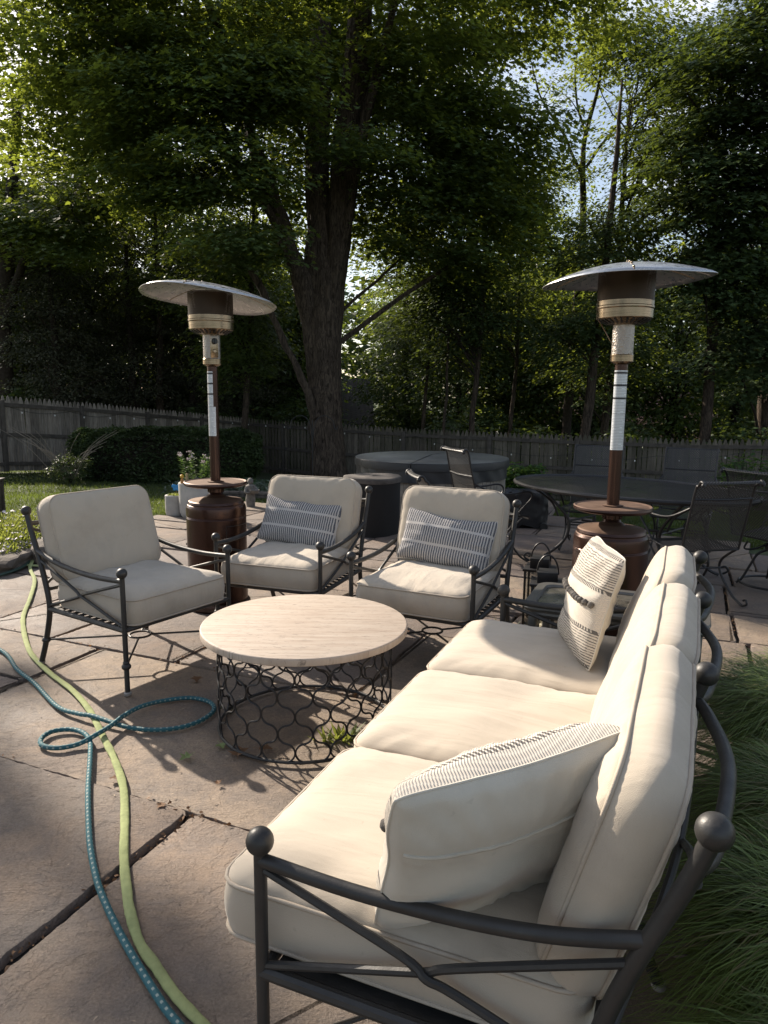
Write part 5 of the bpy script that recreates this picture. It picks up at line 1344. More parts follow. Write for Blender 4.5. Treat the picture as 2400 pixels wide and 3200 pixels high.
hose('fabric_hose', 'flat lime green fabric hose snaking down the patio under the teal hose', G_, 0.0150, 0.0062, M['lime'], 14, 12, wob=0.16)
T_ = [(-2.75, 4.35), (-2.23, 4.005), (-1.977, 3.706), (-1.795, 3.521), (-1.554, 3.246), (-1.417, 3.155), (-1.328, 3.116), (-1.156, 3.037), (-1.032, 3.015), (-.921, 3.034), (-.837, 3.105), (-.799, 3.215), (-.839, 3.311), (-.945, 3.359), (-1.063, 3.326), (-1.141, 3.226), (-1.184, 3.115), (-1.209, 3.011), (-1.235, 2.921), (-1.298, 2.873), (-1.373, 2.841), (-1.445, 2.862), (-1.478, 2.924), (-1.462, 2.989), (-1.394, 3.011), (-1.318, 2.976), (-1.256, 2.897), (-1.196, 2.75), (-1.123, 2.553), (-1.053, 2.38), (-.966, 2.181), (-.876, 2.01), (-.798, 1.89), (-.709, 1.769), (-.633, 1.673), (-.56, 1.585), (-.496, 1.515), (-.35, 1.38), (-.1, 1.15)]
ZT = {5: .018, 6: .024, 7: .014, 15: .026, 16: .032, 17: .030, 18: .034, 19: .012, 25: .012, 26: .012}
hose('woven_hose', 'teal woven hose with pale dashes, looped twice in the foreground', [(x, y, ZT.get(i, 0.0105)) for i, (x, y) in enumerate(T_)], 0.0105, 0.0105, M['teal'], 14, 10)
hose('fabric_hose', 'lime fabric hose trailing out of the phlox, uppermost of the left hoses', [(-5.0, 7.9, .12), (-4.3, 7.5, .22), (-3.6, 7.05, .22), (-3.15, 6.75, .19), (-2.75, 6.72, .06), (-2.5, 6.9, .01)], 0.022, 0.011, M['lime'], 12, 9, wob=0.14)
hose('fabric_hose', 'lime fabric hose crossing the patio below the phlox, lowest of the left green hoses', [(-5.2, 7.2, .12), (-4.2, 6.75, .10), (-3.6, 6.30, .06), (-3.25, 6.08, .03), (-3.03, 6.05, .012), (-2.92, 6.05, .012)], 0.020, 0.009, M['lime'], 12, 9, wob=0.14)
hose('rubber_hose', 'dark green rubber hose curving over the slabs at the far left edge', [(-3.45, 6.75, .10), (-3.20, 6.35, .05), (-3.08, 6.05, .02), (-3.12, 5.75, .012), (-3.25, 5.50, .012), (-3.5, 5.35, .012), (-3.9, 5.25, .012), (-4.6, 5.2, .012)], 0.013, 0.013, M['dkgreen'], 12, 8)

# ------------------------------------------------------------------ litter, weeds, fallen leaves
M['dryleaf'] = leafmat('dry_leaf', (0.19, 0.105, 0.055), (0.22, 0.10, 0.03), 0.8, 0.2)
M['seed'] = leafmat('pale_winged_seed', (0.42, 0.33, 0.24), (0.2, 0.15, 0.1), 0.8, 0.15)
M['greenleaf'] = leafmat('fallen_green_leaf', (0.20, 0.26, 0.10), (0.25, 0.32, 0.08), 0.6, 0.25)
r_ = np.random.RandomState(14); P = []; Q = []
for cen, cs in slabs:
    if cen.y > 6.5 or cen.y < 0.6 or abs(cen.x) > 3.2: continue
    for k in range(4):
        p0, p1 = cs[k], cs[(k + 1) % 4]
        for i in range(int((p1 - p0).length * 60)):
            q = p0.lerp(p1, r_.rand()); 
            if noise.noise(q * 2.1) > -0.05: P.append((q.x + r_.normal(0, .012), q.y + r_.normal(0, .012), 0.002 if r_.rand() < .3 else -0.015))
for i in range(520): Q.append((r_.uniform(-3.2, 2.8), 1.0 + 5.5 * r_.rand() ** 1.4, 0.006))
o = leaves('joint_litter', np.array(P), 0.016, M['dryleaf'], None, LEAF4, 0.3, 0.0, 15); tag(o, 'crumbled brown leaf litter caught in the paving joints', 'leaf litter', None, 'stuff')
o = leaves('winged_seeds', np.array(Q), 0.017, M['seed'], None, LEAF4, 0.9, 0.0, 16, 0.55); tag(o, 'pale winged maple seeds strewn over the flagstones', 'seeds', None, 'stuff')
def fallen(x, y, s_, mat, lb, seed):
    r2 = np.random.RandomState(seed); t_ = LEAF10.copy(); t_[:, 2] = 0.25 * np.abs(t_[:, 0]) + r2.uniform(-.08, .12, 10); t_[:, 2] -= t_[:, 2].min()
    b = B(); b.add([tuple(q * s_) for q in t_] + [(0, 0.35 * s_, 0.02 * s_)], [(i, (i + 1) % 10, 10) for i in range(10)]); b.tube([(0, 0, 0.004), (0.0, -0.5 * s_, 0.004)], 0.0009, 4)
    o = b.build('fallen_leaf', mat, None, False); o.location = (x, y, 0.005); o.rotation_euler = (0, 0, r2.uniform(0, 6)); tag(o, lb, 'fallen leaf', 'fallen leaves near the coffee table')
fallen(-0.80, 2.80, 0.055, M['greenleaf'], 'curled green maple leaf on the slab beside the table base', 1)
fallen(-0.70, 2.90, 0.050, M['greenleaf'], 'second green maple leaf, touching the table base ring', 2)
fallen(-0.60, 2.80, 0.075, M['dryleaf'], 'crumpled orange-brown leaf at the foot of the table drum', 3)
fallen(-0.52, 2.86, 0.06, M['dryleaf'], 'brown curled leaf half under the table base ring', 4)
fallen(-0.63, 2.58, 0.028, M['dryleaf'], 'tiny brown leaf scrap alone on the slab in front of the table', 5)
fallen(-0.80, 2.44, 0.035, M['dryleaf'], 'orange leaf lodged in the joint beside the lime hose', 6)
fallen(-1.06, 2.62, 0.035, M['dryleaf'], 'rusty leaf scrap in the paving joint between the two hoses', 7)
fallen(-0.98, 3.62, 0.055, M['dryleaf'], 'brown leaf in the shade left of the table drum', 8)
def weed(x, y, n, h, sp_, lb, seed, mat='grass'):
    root = thing('weed', lb, 'weed', (x, y, -0.02), 0, 'weeds growing in the paving joints'); rd = random.Random(seed); V = []; F = []
    for i in range(n):
        a = rd.uniform(0, 6.28); c_ = Vector((sp_ * rd.gauss(0, .5), sp_ * rd.gauss(0, .3), 0.0)); leaf_card(V, F, c_, Vector((math.cos(a), math.sin(a), rd.uniform(0.4, 2))), Vector((0, 0, 1)), h * rd.uniform(.5, 1), h * 0.14)
    fast_mesh('blades', np.array([tuple(q) for q in V]), np.array(F), 4, M[mat], root)
weed(-0.18, 2.98, 60, 0.11, 0.08, 'grassy weed growing inside the table drum', 1, 'phlox')
weed(1.98, 3.72, 420, 0.035, 0.22, 'mat of bright moss-like weed in the joint right of the sofa', 2, 'phlox')
weed(1.90, 3.50, 120, 0.035, 0.12, 'small mossy weed patch nearer the sofa back', 5, 'phlox')
weed(0.80, 4.45, 34, 0.13, 0.06, 'spindly weed by the right lounge chair and the lanterns', 3)
weed(-0.20, 4.35, 90, 0.035, 0.14, 'little green weed patch between the two striped pillow chairs', 4, 'phlox')
weed(-2.35, 6.5, 50, 0.04, 0.08, 'small weed in the joint behind the left lounge chair', 6, 'phlox')
weed(-0.74, 3.25, 26, 0.06, 0.05, 'dark weed at the shaded left side of the table drum', 7)

# ------------------------------------------------------------------ trees
LIT = lambda x, y: (-3.6 < x < 0.6 and 1.0 < y < 7.2) or (-3.6 < x < 2.6 and 1.0 < y < 4.9) or (-5.5 < x < -0.9 and 8.6 < y < 12.2)
SHADE = lambda x, y: (x < -1.25 and y < 2.5) or (x > 2.0 and y > 4.6) or (x < -2.2 and 3.3 < y < 4.2)
def sun_ok(q, rad):
    """a bough is pruned when its shadow would cover the sunny part of the terrace"""
    if q.z < 1: return True
    for dx in (-rad, 0, rad):
        gx = q.x - sd.x / sd.z * q.z + dx; gy = q.y - sd.y / sd.z * q.z + dx * 0.3
        if LIT(gx, gy) and not SHADE(gx, gy): return False
    return True
def tree(name, label, stems, crowns, leaf, ls, mat, seed, per=70, br=0.9, thick=0.20, tmpl=LEAF4, bark='bark', group='trees beyond the lawn', flat=0.76, prune=True, z0=None, droop=0.45):
    """stems: list of [(x,y,z,r)...]; crowns: (cx,cy,cz,rx,ry,rz,n boughs)"""
    base = stems[0][0]; root = thing(name, label, 'tree', (base[0], base[1], base[2]), 0, group); O_ = Vector(base[:3]); rd = random.Random(seed); r_ = np.random.RandomState(seed)
    tb_ = B(); sp_ = []
    for s_ in stems:
        pr = smooth_path([Vector(q[:3]) for q in s_], 6); rr = []
        for i in range(len(pr)):
            f = i / (len(pr) - 1) * (len(s_) - 1); k = min(int(f), len(s_) - 2); rr.append(s_[k][3] + (s_[k + 1][3] - s_[k][3]) * (f - k))
        rr = [x * (1 + 0.07 * noise.noise(Vector((i * 0.6, seed, 0)))) for i, x in enumerate(rr)]
        pp_ = [q - O_ + Vector((noise.noise(Vector((i * .4, seed, 1))), noise.noise(Vector((i * .4, seed, 5))), 0)) * 0.05 for i, q in enumerate(pr)]
        tb_.tube(pp_, rr, 60 if rr[0] > 0.25 else 14)
        sp_ += list(zip(pr, rr))
    # fluted bark on thick trunks
    tv = []
    for q in tb_.v:
        q = Vector(q); big = stems[0][0][3] > 0.3; tv.append(tuple(q + nvec(Vector((q.x * 3.2, q.y * 3.2, q.z * 0.4 + seed))) * (0.075 if big else 0.015) + nvec(Vector((q.x * 13, q.y * 13, q.z * 0.9 + seed))) * (0.032 if big else 0.006)))
    tb_.v = tv
    bb = B(); P = []; HH = []
    for (cx, cy, cz, rx, ry, rz, nb) in crowns:
        for i in range(nb):
            d = Vector((rd.gauss(0, 1), rd.gauss(0, 1), rd.gauss(0, 1))).normalized() * (rd.random() ** 0.38)
            q = Vector((cx + d.x * rx, cy + d.y * ry, cz + d.z * rz))
            if q.z < ground(q.x, min(q.y, 30)) + 0.3: continue
            rad = br * rd.uniform(0.6, 1.25)
            if prune and not sun_ok(q, rad * 0.8): continue
            # limb from nearest suitable trunk point
            cand = rd.sample(sp_, max(3, len(sp_) // 2))
            best = min(cand, key=lambda t_: (t_[0] - Vector((q.x, q.y, q.z - 0.85 * math.hypot(q.x - t_[0].x, q.y - t_[0].y)))).length)
            s0 = best[0]; dist = (q - s0).length
            md = s0.lerp(q, 0.5) + Vector((rd.gauss(0, .12) * dist * .5, rd.gauss(0, .12) * dist * .5, rd.uniform(-0.06, 0.16) * dist))
            r0 = min(best[1] * 0.6, 0.012 + 0.011 * dist)
            if rd.random() < (0.015 if stems[0][0][3] > 0.3 else 0.22):
                lp = smooth_path([s0 - O_, md - O_, q - O_, q - O_ + (q - md) * 0.25 - Vector((0, 0, .08))], 3)
                lp = [v_ + nvec(v_ * 1.7 + Vector((i, 0, 0))) * 0.07 * (1 if k_ else 0) for k_, v_ in enumerate(lp)]
                bb.tube(lp, [max(0.004, r0 * (1 - k_ / (len(lp) - 0.5)) ** 0.8) for k_ in range(len(lp))], 5, cap=False)
            m_ = int(per * rd.uniform(0.6, 1.4)); out = Vector((q.x - s0.x, q.y - s0.y, 0)); out = out.normalized() if out.length > 0.01 else Vector((1, 0, 0))
            a = r_.uniform(0, 2 * np.pi, m_); k = np.sqrt(r_.rand(m_)) * rad; lx = k * np.cos(a); ly = k * np.sin(a)
            lz = r_.normal(0, thick * rad * 0.5, m_) - 0.28 * (lx * out.x + ly * out.y) - 0.12 * k * k / rad
            nl = r_.normal(0, 0.06, (m_, 3))
            HH.append(np.arctan2(ly + out.y * rad * 0.7, lx + out.x * rad * 0.7))
            P.append(np.stack([q.x - O_.x + lx, q.y - O_.y + ly, q.z - O_.z + lz], 1) + nl)
    if len(bb.f) < 1000: tb_.add(bb.v, bb.f); bb = B()   # a few thin limbs simply belong to the trunk
    tb_.build('trunk', M[bark], root)
    if bb.v: bb.build('limbs', M['bark_dark'], root)
    if P: leaves('crown', np.concatenate(P), ls, mat, root, tmpl, flat, droop, seed, 1.0, np.concatenate(HH))
    return root
GM = ground(-1.5, 19)
# big multi-stemmed maple
tree('maple_tree', 'huge multi-stemmed maple with furrowed trunk rising in the middle before the fence', [
    [(-1.47, 19, GM - .1, 0.574), (-1.49, 19, GM + .5, 0.461), (-1.53, 19, 0.9, 0.409), (-1.57, 19, 1.75, 0.409), (-1.64, 19, 3.0, 0.452), (-1.66, 19, 4.2, 0.435), (-1.70, 19.1, 5.6, 0.313), (-1.78, 19.2, 7.2, 0.287), (-1.72, 19.4, 9.0, 0.252), (-1.62, 19.5, 11.2, 0.235), (-1.6, 19.6, 14.5, 0.131)],
    [(-1.80, 18.9, 2.7, 0.261), (-1.98, 18.8, 3.75, 0.261), (-2.45, 18.6, 5.2, 0.217), (-2.90, 18.4, 6.5, 0.174), (-3.3, 18.2, 7.8, 0.139), (-3.8, 18.0, 9.4, 0.104), (-4.6, 17.8, 11.5, 0.052)],
    [(-1.45, 19, 2.6, 0.287), (-1.36, 19, 4.3, 0.313), (-1.12, 18.9, 6.2, 0.331), (-0.93, 18.9, 8.0, 0.322), (-0.72, 18.8, 10.0, 0.304), (-0.55, 18.8, 13.5, 0.174)],
    [(-1.25, 18.9, 4.6, 0.191), (-0.85, 18.6, 6.4, 0.148), (-0.45, 18.4, 8.3, 0.122), (0.1, 18.2, 10.2, 0.096), (0.9, 18.0, 12.5, 0.044)],
    [(-1.75, 18.7, 0.9, 0.104), (-2.1, 18.6, 1.9, 0.096), (-2.55, 18.5, 2.8, 0.087), (-3.1, 18.4, 4.0, 0.078), (-3.6, 18.3, 5.0, 0.052)],
    [(-2.6, 18.5, 5.4, 0.113), (-3.7, 17.8, 6.9, 0.096), (-4.9, 17.2, 8.0, 0.070), (-6.3, 16.9, 9.4, 0.044)]],
    [(-4.6, 17.6, 9.8, 3.2, 2.4, 1.5, 96), (-2.9, 16.3, 7.9, 1.5, 1.2, .75, 34), (-5.2, 16.6, 7.8, 1.6, 1.3, .8, 36), (-3.6, 16.2, 6.2, 1.5, 1.2, .7, 32), (-5.4, 17.2, 6.2, 1.3, 1.1, .6, 22), (-3.3, 16.8, 4.8, 1.1, 1.0, .6, 18), (-1.9, 17.0, 8.8, .9, .7, .5, 12), (-1.5, 21.3, 10.2, 4.6, 1.2, 2.4, 110), (1.3, 18.5, 9.9, 1.9, 2.2, 2.4, 86), (2.5, 18.8, 7.6, 2.0, 1.8, 1.1, 44), (4.0, 19.6, 10.9, 2.3, 1.6, .8, 40), (-1.0, 17.2, 6.9, 1.2, .7, .45, 12), (-1.6, 17.0, 10.4, 1.8, .8, .7, 22), (1.8, 19.2, 6.3, 2.3, 1.6, 1.9, 110), (-7.2, 18.0, 9.0, 2.4, 2.0, 2.4, 80), (-1.2, 21.5, 9, 4.0, 1.6, 4.0, 130), (-3.3, 16.6, 7.8, 1.2, 1.1, 1.3, 36)],
    None, 0.115, M['maple'], 101, 165, 0.95, 0.18, LEAF10, 'bark', None, 0.78)
# left bright maple foliage outside the fence
tree('maple_tree', 'sunlit yellow-green maple leaning in from the upper left', [[(-12.6, 24, -1.2, .30), (-12.2, 23.6, 3.5, .25), (-11.4, 23, 7, .18), (-10.6, 22.4, 10, .1)], [(-12.2, 23.6, 3.6, .14), (-10.5, 22.4, 6.0, .10), (-8.8, 21.4, 7.0, .06)]],
    [(-9.3, 21.0, 6.3, 1.9, 1.5, 1.25, 90), (-8.4, 21.5, 9.6, 1.5, 1.4, 1.2, 34), (-6.9, 21.5, 8.4, 1.8, 1.5, 1.5, 50), (-12.5, 24, 7, 2.6, 2.4, 3.0, 80)], None, 0.12, M['maple'], 102, 150, 0.85, 0.2, LEAF10, 'bark_dark')
# hemlocks at left
for i, (x, y, h_, w_, lb) in enumerate([(-10.6, 23.5, 6.6, 1.7, 'brownish hemlock at the far left behind the fence'), (-8.9, 25.6, 7.6, 1.8, 'tall dark hemlock second from the left behind the fence'), (-7.2, 27.2, 7.8, 1.7, 'dark hemlock behind the clipped hedge'), (-12.3, 26.5, 7.5, 2.0, 'dark hemlock deepest in the left corner of the wood'), (-5.6, 28.4, 8.6, 1.7, 'slender hemlock left of the big maple trunk')]):
    gz = ground(x, y); tree('hemlock_tree', lb, [[(x, y, gz - .1, .17), (x + .05, y, gz + h_ * .5, .12), (x, y, gz + h_, .04)]],
        [(x, y, gz + h_ * 0.18, w_ * 1.05, w_, h_ * .16, 34), (x, y, gz + h_ * 0.42, w_, w_, h_ * .22, 60), (x, y, gz + h_ * 0.68, w_ * .85, w_ * .85, h_ * .2, 44), (x, y, gz + h_ * 0.9, w_ * .5, w_ * .5, h_ * .14, 18)], None, 0.085, M['hemlock'], 200 + i, 150, 0.8, 0.16, LEAF4, 'bark_dark', 'trees beyond the lawn', 0.45, True, None, 0.5)
# slender trunk left with leaves high up
def woods(lb, x, y, h_, lean, cr, seed, mat='maple_dark', r0=0.13, ls=0.135, per=125, name='maple_tree', tm=LEAF4):
    gz = ground(x, min(y, 30)); k = lean
    return tree(name, lb, [[(x, y, gz - .1, r0), (x + k * .25, y, gz + h_ * .25, r0 * .85), (x + k * .45 + .1, y, gz + h_ * .5, r0 * .7), (x + k * .9, y, gz + h_ * .8, r0 * .45), (x + k, y, gz + h_, r0 * .15)]], cr, None, ls, M[mat], seed, per, 0.9, 0.2, tm, 'bark')
woods('slender straight trunk rising left of the left heater', -8.05, 26, 10, .1, [(-7.6, 25.5, 5.2, 1.6, 1.3, 1.1, 30), (-7.8, 25.6, 8.6, 2.2, 1.6, 2.0, 60)], 301, 'maple', 0.15)
woods('leafy maple directly left of the big trunk', -4.6, 23.4, 9, .5, [(-4.6, 23.2, 3.0, 1.3, 1.0, 1.4, 46), (-4.8, 23, 5.2, 1.7, 1.2, 1.5, 64), (-4.2, 23, 8.2, 2.3, 1.4, 1.8, 60)], 302, 'maple', 0.12)
woods('maple sapling with light foliage just right of the big trunk', 1.3, 25.5, 9, .2, [(1.6, 25.2, 3.4, 1.5, 1.3, 1.6, 46), (0.6, 25.2, 6.4, 2.0, 1.5, 2.0, 70)], 303, 'maple', 0.08)
woods('thin curved trunk standing between the hot tub and the right heater', 2.62, 22.4, 9.5, .35, [(2.5, 22.4, 3.9, 1.9, 1.3, 1.3, 60), (3.0, 22.4, 6.4, 2.1, 1.4, 1.7, 80)], 304, 'maple_dark', 0.10)
woods('thin straight trunk over the hot tub', 1.87, 22.6, 8, -.1, [(1.6, 22.8, 5.0, 1.5, 1.1, 1.4, 40)], 305, 'maple_dark', 0.06)
woods('dark leaning trunk passing behind the right heater hood', 6.0, 22, 12, .6, [(5.9, 21.8, 3.3, 1.7, 1.2, 1.0, 44), (6.3, 22, 5.6, 1.8, 1.3, 1.5, 56)], 306, 'maple_dark', 0.17)
woods('smooth grey trunk right of the right heater', 9.85, 22, 12.5, -.5, [(9.6, 21.6, 5.0, 2.0, 1.4, 1.2, 60), (9.2, 20.8, 7.6, 2.6, 1.6, 1.8, 110), (9.6, 20.6, 10.2, 2.6, 1.6, 1.8, 90)], 307, 'maple_dark', 0.19, tm=LEAF10)
woods('dense dark maple filling the upper right corner', 12.2, 23, 13, -.8, [(10.6, 21.6, 9.6, 3.0, 2.0, 3.0, 110), (11.4, 22, 5.8, 2.4, 1.6, 2.4, 80), (11, 22, 3.0, 2.2, 1.4, 1.4, 60)], 308, 'maple_dark', 0.24, tm=LEAF10)
woods('right-hand maple whose boughs hang beside the blue sky gap', 7.4, 24.5, 13, .2, [(7.4, 24.2, 12.4, 1.6, 1.2, 1.1, 30), (8.8, 23.4, 8.6, 1.6, 1.3, 2.2, 60), (9.0, 23.6, 11.6, 1.8, 1.3, 1.4, 44), (8.0, 24.2, 7.0, 1.9, 1.5, 2.0, 66), (8.2, 24, 10.6, 2.0, 1.5, 2.2, 60), (7.0, 24, 3.0, 2.0, 1.4, 1.6, 56)], 309, 'maple', 0.15)
# sparse half-dead tree against the sky
st_ = tree('sparse_tree', 'half-bare tree with forked dead branches against the blue sky gap', [[(6.35, 25.5, -1.3, .17), (6.5, 25.5, 3, .15), (6.6, 25.5, 7, .12), (6.5, 25.5, 9.6, .08), (6.9, 25.5, 11.6, .05), (7.0, 25.5, 13.5, .02)], [(6.55, 25.5, 8.6, .06), (5.8, 25.4, 10.0, .045), (5.0, 25.3, 11.0, .03), (4.6, 25.3, 12.2, .012)], [(6.6, 25.5, 9.0, .05), (7.3, 25.5, 10.0, .04), (8.0, 25.5, 10.8, .015)], [(6.55, 25.5, 9.9, .045), (6.1, 25.5, 11.6, .03), (6.2, 25.5, 13.0, .012)], [(6.7, 25.5, 5.4, .05), (5.6, 25.4, 6.3, .035), (4.9, 25.3, 7.2, .015)]],
    [(4.9, 24.8, 10.6, 1.5, 1.0, 1.3, 20), (6.3, 25.2, 11.9, 1.5, 1.0, .9, 12), (5.2, 25.0, 8.6, 1.6, 1.1, .9, 22), (6.0, 25.4, 8.0, 1.6, 1.2, 1.3, 26), (6.6, 25.4, 5.6, 1.5, 1.2, 1.3, 30), (7.0, 25.4, 11.6, .9, .8, 1.0, 5)], None, 0.12, M['maple'], 310, 60, 0.6, 0.4, LEAF4, 'bark_dark')
woods('feathery tree below the sky gap right of the big maple', 4.2, 24.6, 9, .2, [(3.9, 24.4, 4.6, 1.6, 1.2, 1.6, 44), (4.3, 24.4, 7.6, 1.3, 1.0, 1.2, 24)], 311, 'maple', 0.09)
# deeper wood: repeated background trees, each with its own place
proto = tree('background_tree', 'background maple deep in the wood at the far left', [[(0, 0, 0, .18), (.1, 0, 3, .15), (0, .1, 6, .11), (.15, 0, 9.4, .04)]], [(0, 0, 2.4, 1.9, 1.6, 1.5, 46), (0, 0, 4.8, 2.5, 2.2, 1.7, 64), (0, 0, 7.6, 2.4, 2.2, 1.9, 64)], None, 0.165, M['maple'], 400, 110, 1.0, 0.3, LEAF4, 'bark_dark', 'background trees of the wood', 0.5, False)
proto2 = tree('background_tree', 'dark background tree behind the left hemlocks', [[(0, 0, 0, .16), (-.1, 0, 3, .13), (.1, .1, 6, .10), (0, 0, 8.6, .03)]], [(0, 0, 1.8, 1.9, 1.7, 1.4, 56), (.2, 0, 4.4, 2.4, 2.2, 1.8, 70), (0, 0, 6.8, 2.0, 1.9, 1.6, 50)], None, 0.155, M['maple_dark'], 401, 120, 1.0, 0.3, LEAF4, 'bark_dark', 'background trees of the wood', 0.5, False)
spots = [(-15.5, 30, 0, 0, 1.05, None), (-12.4, 31, 1, 1, 1.0, None), (-9.8, 33, 0, 2, 0.95, 'background maple glowing between the left hemlocks'), (-6.2, 33.5, 1, 3, 1.0, 'background tree behind the left heater hood'), (-3.6, 30.5, 0, 4, 0.85, 'background maple just left of the big trunk'), (1.2, 47, 0, 5, 1.15, 'pale background maple above the neighbour roof'), (3.2, 31, 1, 1.2, 1.05, 'dark background tree behind the hot tub'), (5.6, 33, 0, 2.2, 1.22, 'background maple under the sky gap'), (8.6, 30.5, 1, 3.1, 1.2, 'dark background tree behind the right heater'), (11.6, 29.5, 0, 4.4, 1.1, 'background maple behind the right-hand grey trunk'), (14.8, 30.5, 1, 5.1, 1.25, 'dark background tree at the right edge of the wood'), (-4.6, 37.5, 1, 0.7, .9, 'background tree seen through the gap left of the big trunk'), (17.5, 36, 0, 1.9, 1.3, 'background maple furthest to the right'), (-18.5, 37, 1, 2.9, 1.1, 'background tree furthest to the left'), (10.5, 38, 1, 4.9, 1.3, 'tall background tree far behind the right fence'), (-8.0, 40, 0, 1.1, 1.2, 'tall background maple far behind the hedge'), (-11.2, 28.2, 0, 2.4, 1.2, 'background maple behind the far left hemlocks, nearest the fence'), (-7.4, 30.0, 1, 4.1, 1.35, 'dark background tree left of the slender straight trunk'), (-14.2, 27.6, 0, 5.5, 1.3, 'background maple cut by the left edge of the photo'), (-5.4, 32.0, 0, 3.3, 1.25, 'background maple between slender trunk and big maple'), (1.0, 33.5, 1, 2.0, 1.05, 'dark background tree right of the house roof'), (7.4, 36.5, 0, 0.4, 1.4, 'tall background maple closing the foot of the sky gap')]
for i, (x, y, kd, rz_, sc, lb) in enumerate(spots):
    src = (proto, proto2)[kd]; o = src if i < 2 else copy_tree(src)
    o.location = (x, y, ground(x, 30)); o.rotation_euler = (0, 0, rz_); o.scale = (sc, sc, sc)
    if lb: o['label'] = lb
# low understory behind the fences closes the view between the trunks
us = blob_shrub('understory_bush', 'leafy understory bush behind the left fence end', (-6.6, 26.0), 1.6, 1.3, 3000, 0.17, M['maple_dark'], 61, 'understory bushes behind the fences')
ub = [(-11.5, 23.8, 1.1, 'understory bush behind the fence at the far left'), (-9.2, 27.5, 1.2, 'understory bush between the left hemlocks'), (-3.2, 27.2, 1.25, 'understory bush left of the big maple base'), (2.4, 25.8, 1.2, 'understory bush behind the back fence over the hot tub'), (5.0, 24.2, 1.1, 'understory bush behind the fence left of the right heater'), (7.6, 23.0, 1.1, 'understory bush behind the fence right of the heater pole'), (10.8, 21.8, 1.2, 'understory bush behind the fence near the right edge'), (13.6, 21.5, 1.4, 'understory bush cut by the right edge'), (8.8, 26.5, 1.5, 'taller understory bush behind the grey trunk'), (3.9, 28.6, 1.5, 'taller understory bush deep behind the hot tub'), (-5.2, 30.5, 1.5, 'taller understory bush deep behind the hedge')]
for i, (x, y, s_, lb) in enumerate(ub):
    o = copy_tree(us); o.location = (x, y, ground(x, min(y, 30))); o.scale = (s_, s_, s_); o.rotation_euler = (0, 0, i * 1.3); o['label'] = lb
# unseen tree added at left, leaf clumps placed to shade the near slabs
tree('maple_tree', 'unseen maple added left of the garden to shade the near corner of the terrace', [[(-19.5, 21, -1, .3), (-19.2, 21, 6, .24), (-18.9, 20.8, 12, .14), (-18.8, 20.6, 16, .05)]],
    [(x_ - 16.21, y_ + 16.9, 13.0, .05, .05, .03, 1) for x_, y_ in ((-1.75, 2.6), (-1.55, 2.25), (-1.42, 1.95), (-1.28, 1.62), (-1.95, 2.25), (-1.75, 1.8), (-1.5, 1.3), (-2.15, 2.65), (-2.35, 3.4), (-1.18, 1.25), (-2.05, 3.55))]
    + [(x_ - 16.21, y_ + 16.9, 13.0, .02, .02, .03, 1) for x_, y_ in ((-.60, 1.66), (-.40, 1.42))], None, 0.13, M['maple'], 500, 260, 0.23, 0.4, LEAF4, 'bark', None, 0.6, False)

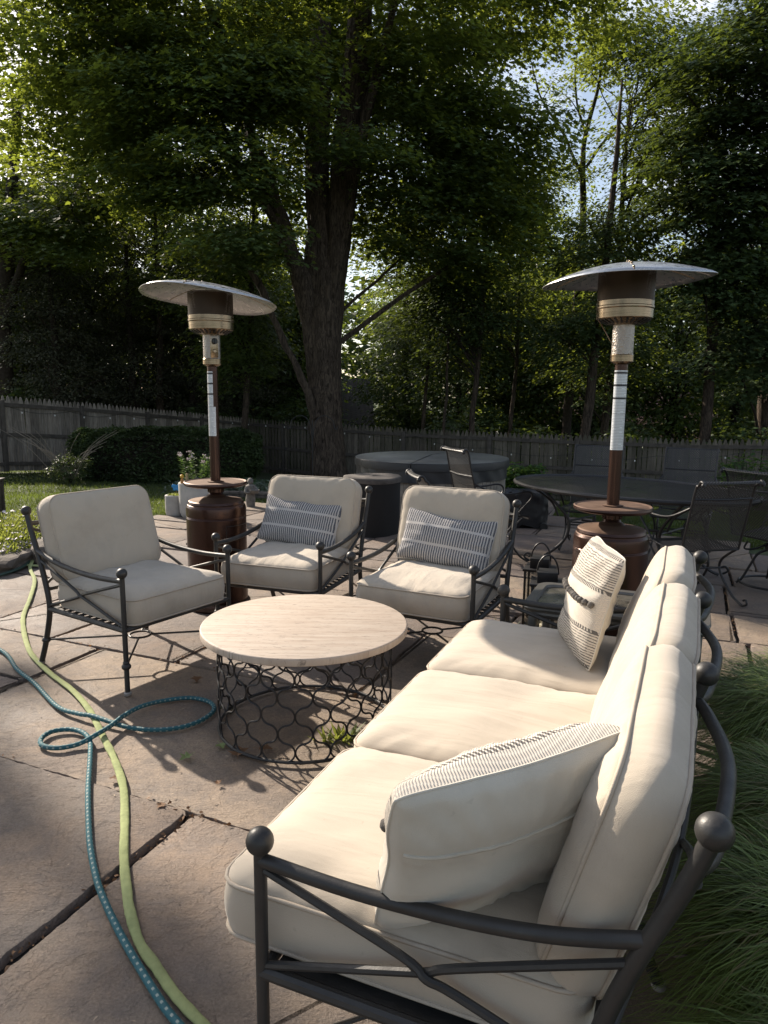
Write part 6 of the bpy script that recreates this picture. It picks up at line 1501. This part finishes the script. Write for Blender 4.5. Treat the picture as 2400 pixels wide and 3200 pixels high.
# ------------------------------------------------------------------ neighbouring houses glimpsed through the wood
def house(label, loc, rz, wcol, rcol, w_, d_, h_, rh):
    hs = thing('house', label, 'house', loc, rz, 'neighbouring houses behind the wood')
    M_w = plain(label[:6] + 'wall', wcol, 0.8); t = NT(label[:6] + 'shingles'); uvv = t.co(scale=(3.2, 1, 7)); brk = t.new('ShaderNodeTexBrick'); brk.inputs['Scale'].default_value = 1.0
    t.L(t.co(scale=(1.0, 3.4, 3.4)), brk.inputs['Vector']); brk.inputs['Color1'].default_value = (*rcol, 1); brk.inputs['Color2'].default_value = (*[x * 0.7 for x in rcol], 1); brk.inputs['Mortar'].default_value = (*[x * 0.35 for x in rcol], 1)
    brk.inputs['Mortar Size'].default_value = 0.05; t.pbr(brk.outputs[0], 0.9)
    wl = B(); wl.box((0, 0, h_ / 2), (w_, d_, h_)); 
    wl.add([(-w_ / 2, -d_ / 2, h_), (-w_ / 2, d_ / 2, h_), (-w_ / 2, 0, h_ + rh), (w_ / 2, -d_ / 2, h_), (w_ / 2, d_ / 2, h_), (w_ / 2, 0, h_ + rh)], [(0, 2, 1), (3, 4, 5)]); wl.build('wall', M_w, hs, False)
    rf = B(); e = 0.45
    for s_ in (-1, 1):
        y1 = s_ * (d_ / 2 + e); z1_ = h_ - e * rh / (d_ / 2)
        vs = [(-w_ / 2 - e, y1, z1_), (w_ / 2 + e, y1, z1_), (w_ / 2 + e, 0, h_ + rh + .02), (-w_ / 2 - e, 0, h_ + rh + .02)]; vs += [(x, y, z + 0.16) for x, y, z in vs]
        rf.add(vs, [(0, 1, 2, 3), (4, 7, 6, 5), (0, 4, 5, 1), (1, 5, 6, 2), (2, 6, 7, 3), (3, 7, 4, 0)])
    rf.build('roof', t.m, hs, False)
    for x in (-w_ * .3, 0, w_ * .3):
        wn = B().box((x, -d_ / 2 - 0.02, h_ * 0.55), (1.1, 0.06, 1.2)).build('window', plain('house_window_frame', (0.6, 0.6, 0.58), 0.6), hs, False)
        B().box((x, -d_ / 2 - 0.055, h_ * 0.55), (0.96, 0.02, 1.06)).build('pane', plain('dark_window_pane', (0.03, 0.035, 0.04), 0.1), wn, False)
house('house with dull brown shingle roof seen between the big trunk and the woods', (-5.75, 40.0, -2.85), R(6), (0.30, 0.27, 0.23), (0.055, 0.045, 0.038), 9, 7, 2.4, 2.6)
house('house with reddish roof barely visible behind the right heater pole', (14.5, 44.0, -3.6), R(-8), (0.45, 0.44, 0.42), (0.34, 0.20, 0.17), 9, 7, 2.6, 2.6)

# far-off wood: a single mass of foliage beyond the houses
r_ = np.random.RandomState(77); n = 60000
x = r_.uniform(-62, 62, n); y = r_.uniform(50, 66, n)
top = np.array([9.5 + 4.5 * noise.noise(Vector((a * 0.11, b_ * 0.2, 3))) + 2.0 * noise.noise(Vector((a * 0.5, b_ * 0.4, 8))) for a, b_ in zip(x, y)])
z = -4.5 + (top + 4.5) * r_.rand(n) ** 0.9
for i in range(n):
    v_ = nvec(Vector((x[i] * 0.35, y[i] * 0.35, z[i] * 0.5))) * 1.6; x[i] += v_.x; z[i] += v_.z
o = leaves('distant_wood', np.stack([x, y, z], 1), 0.75, M['maple_dark'], None, LEAF4, 0.35, 0.2, 78); tag(o, 'far-off wood closing the view between the nearer trunks', 'wood', None, 'stuff')
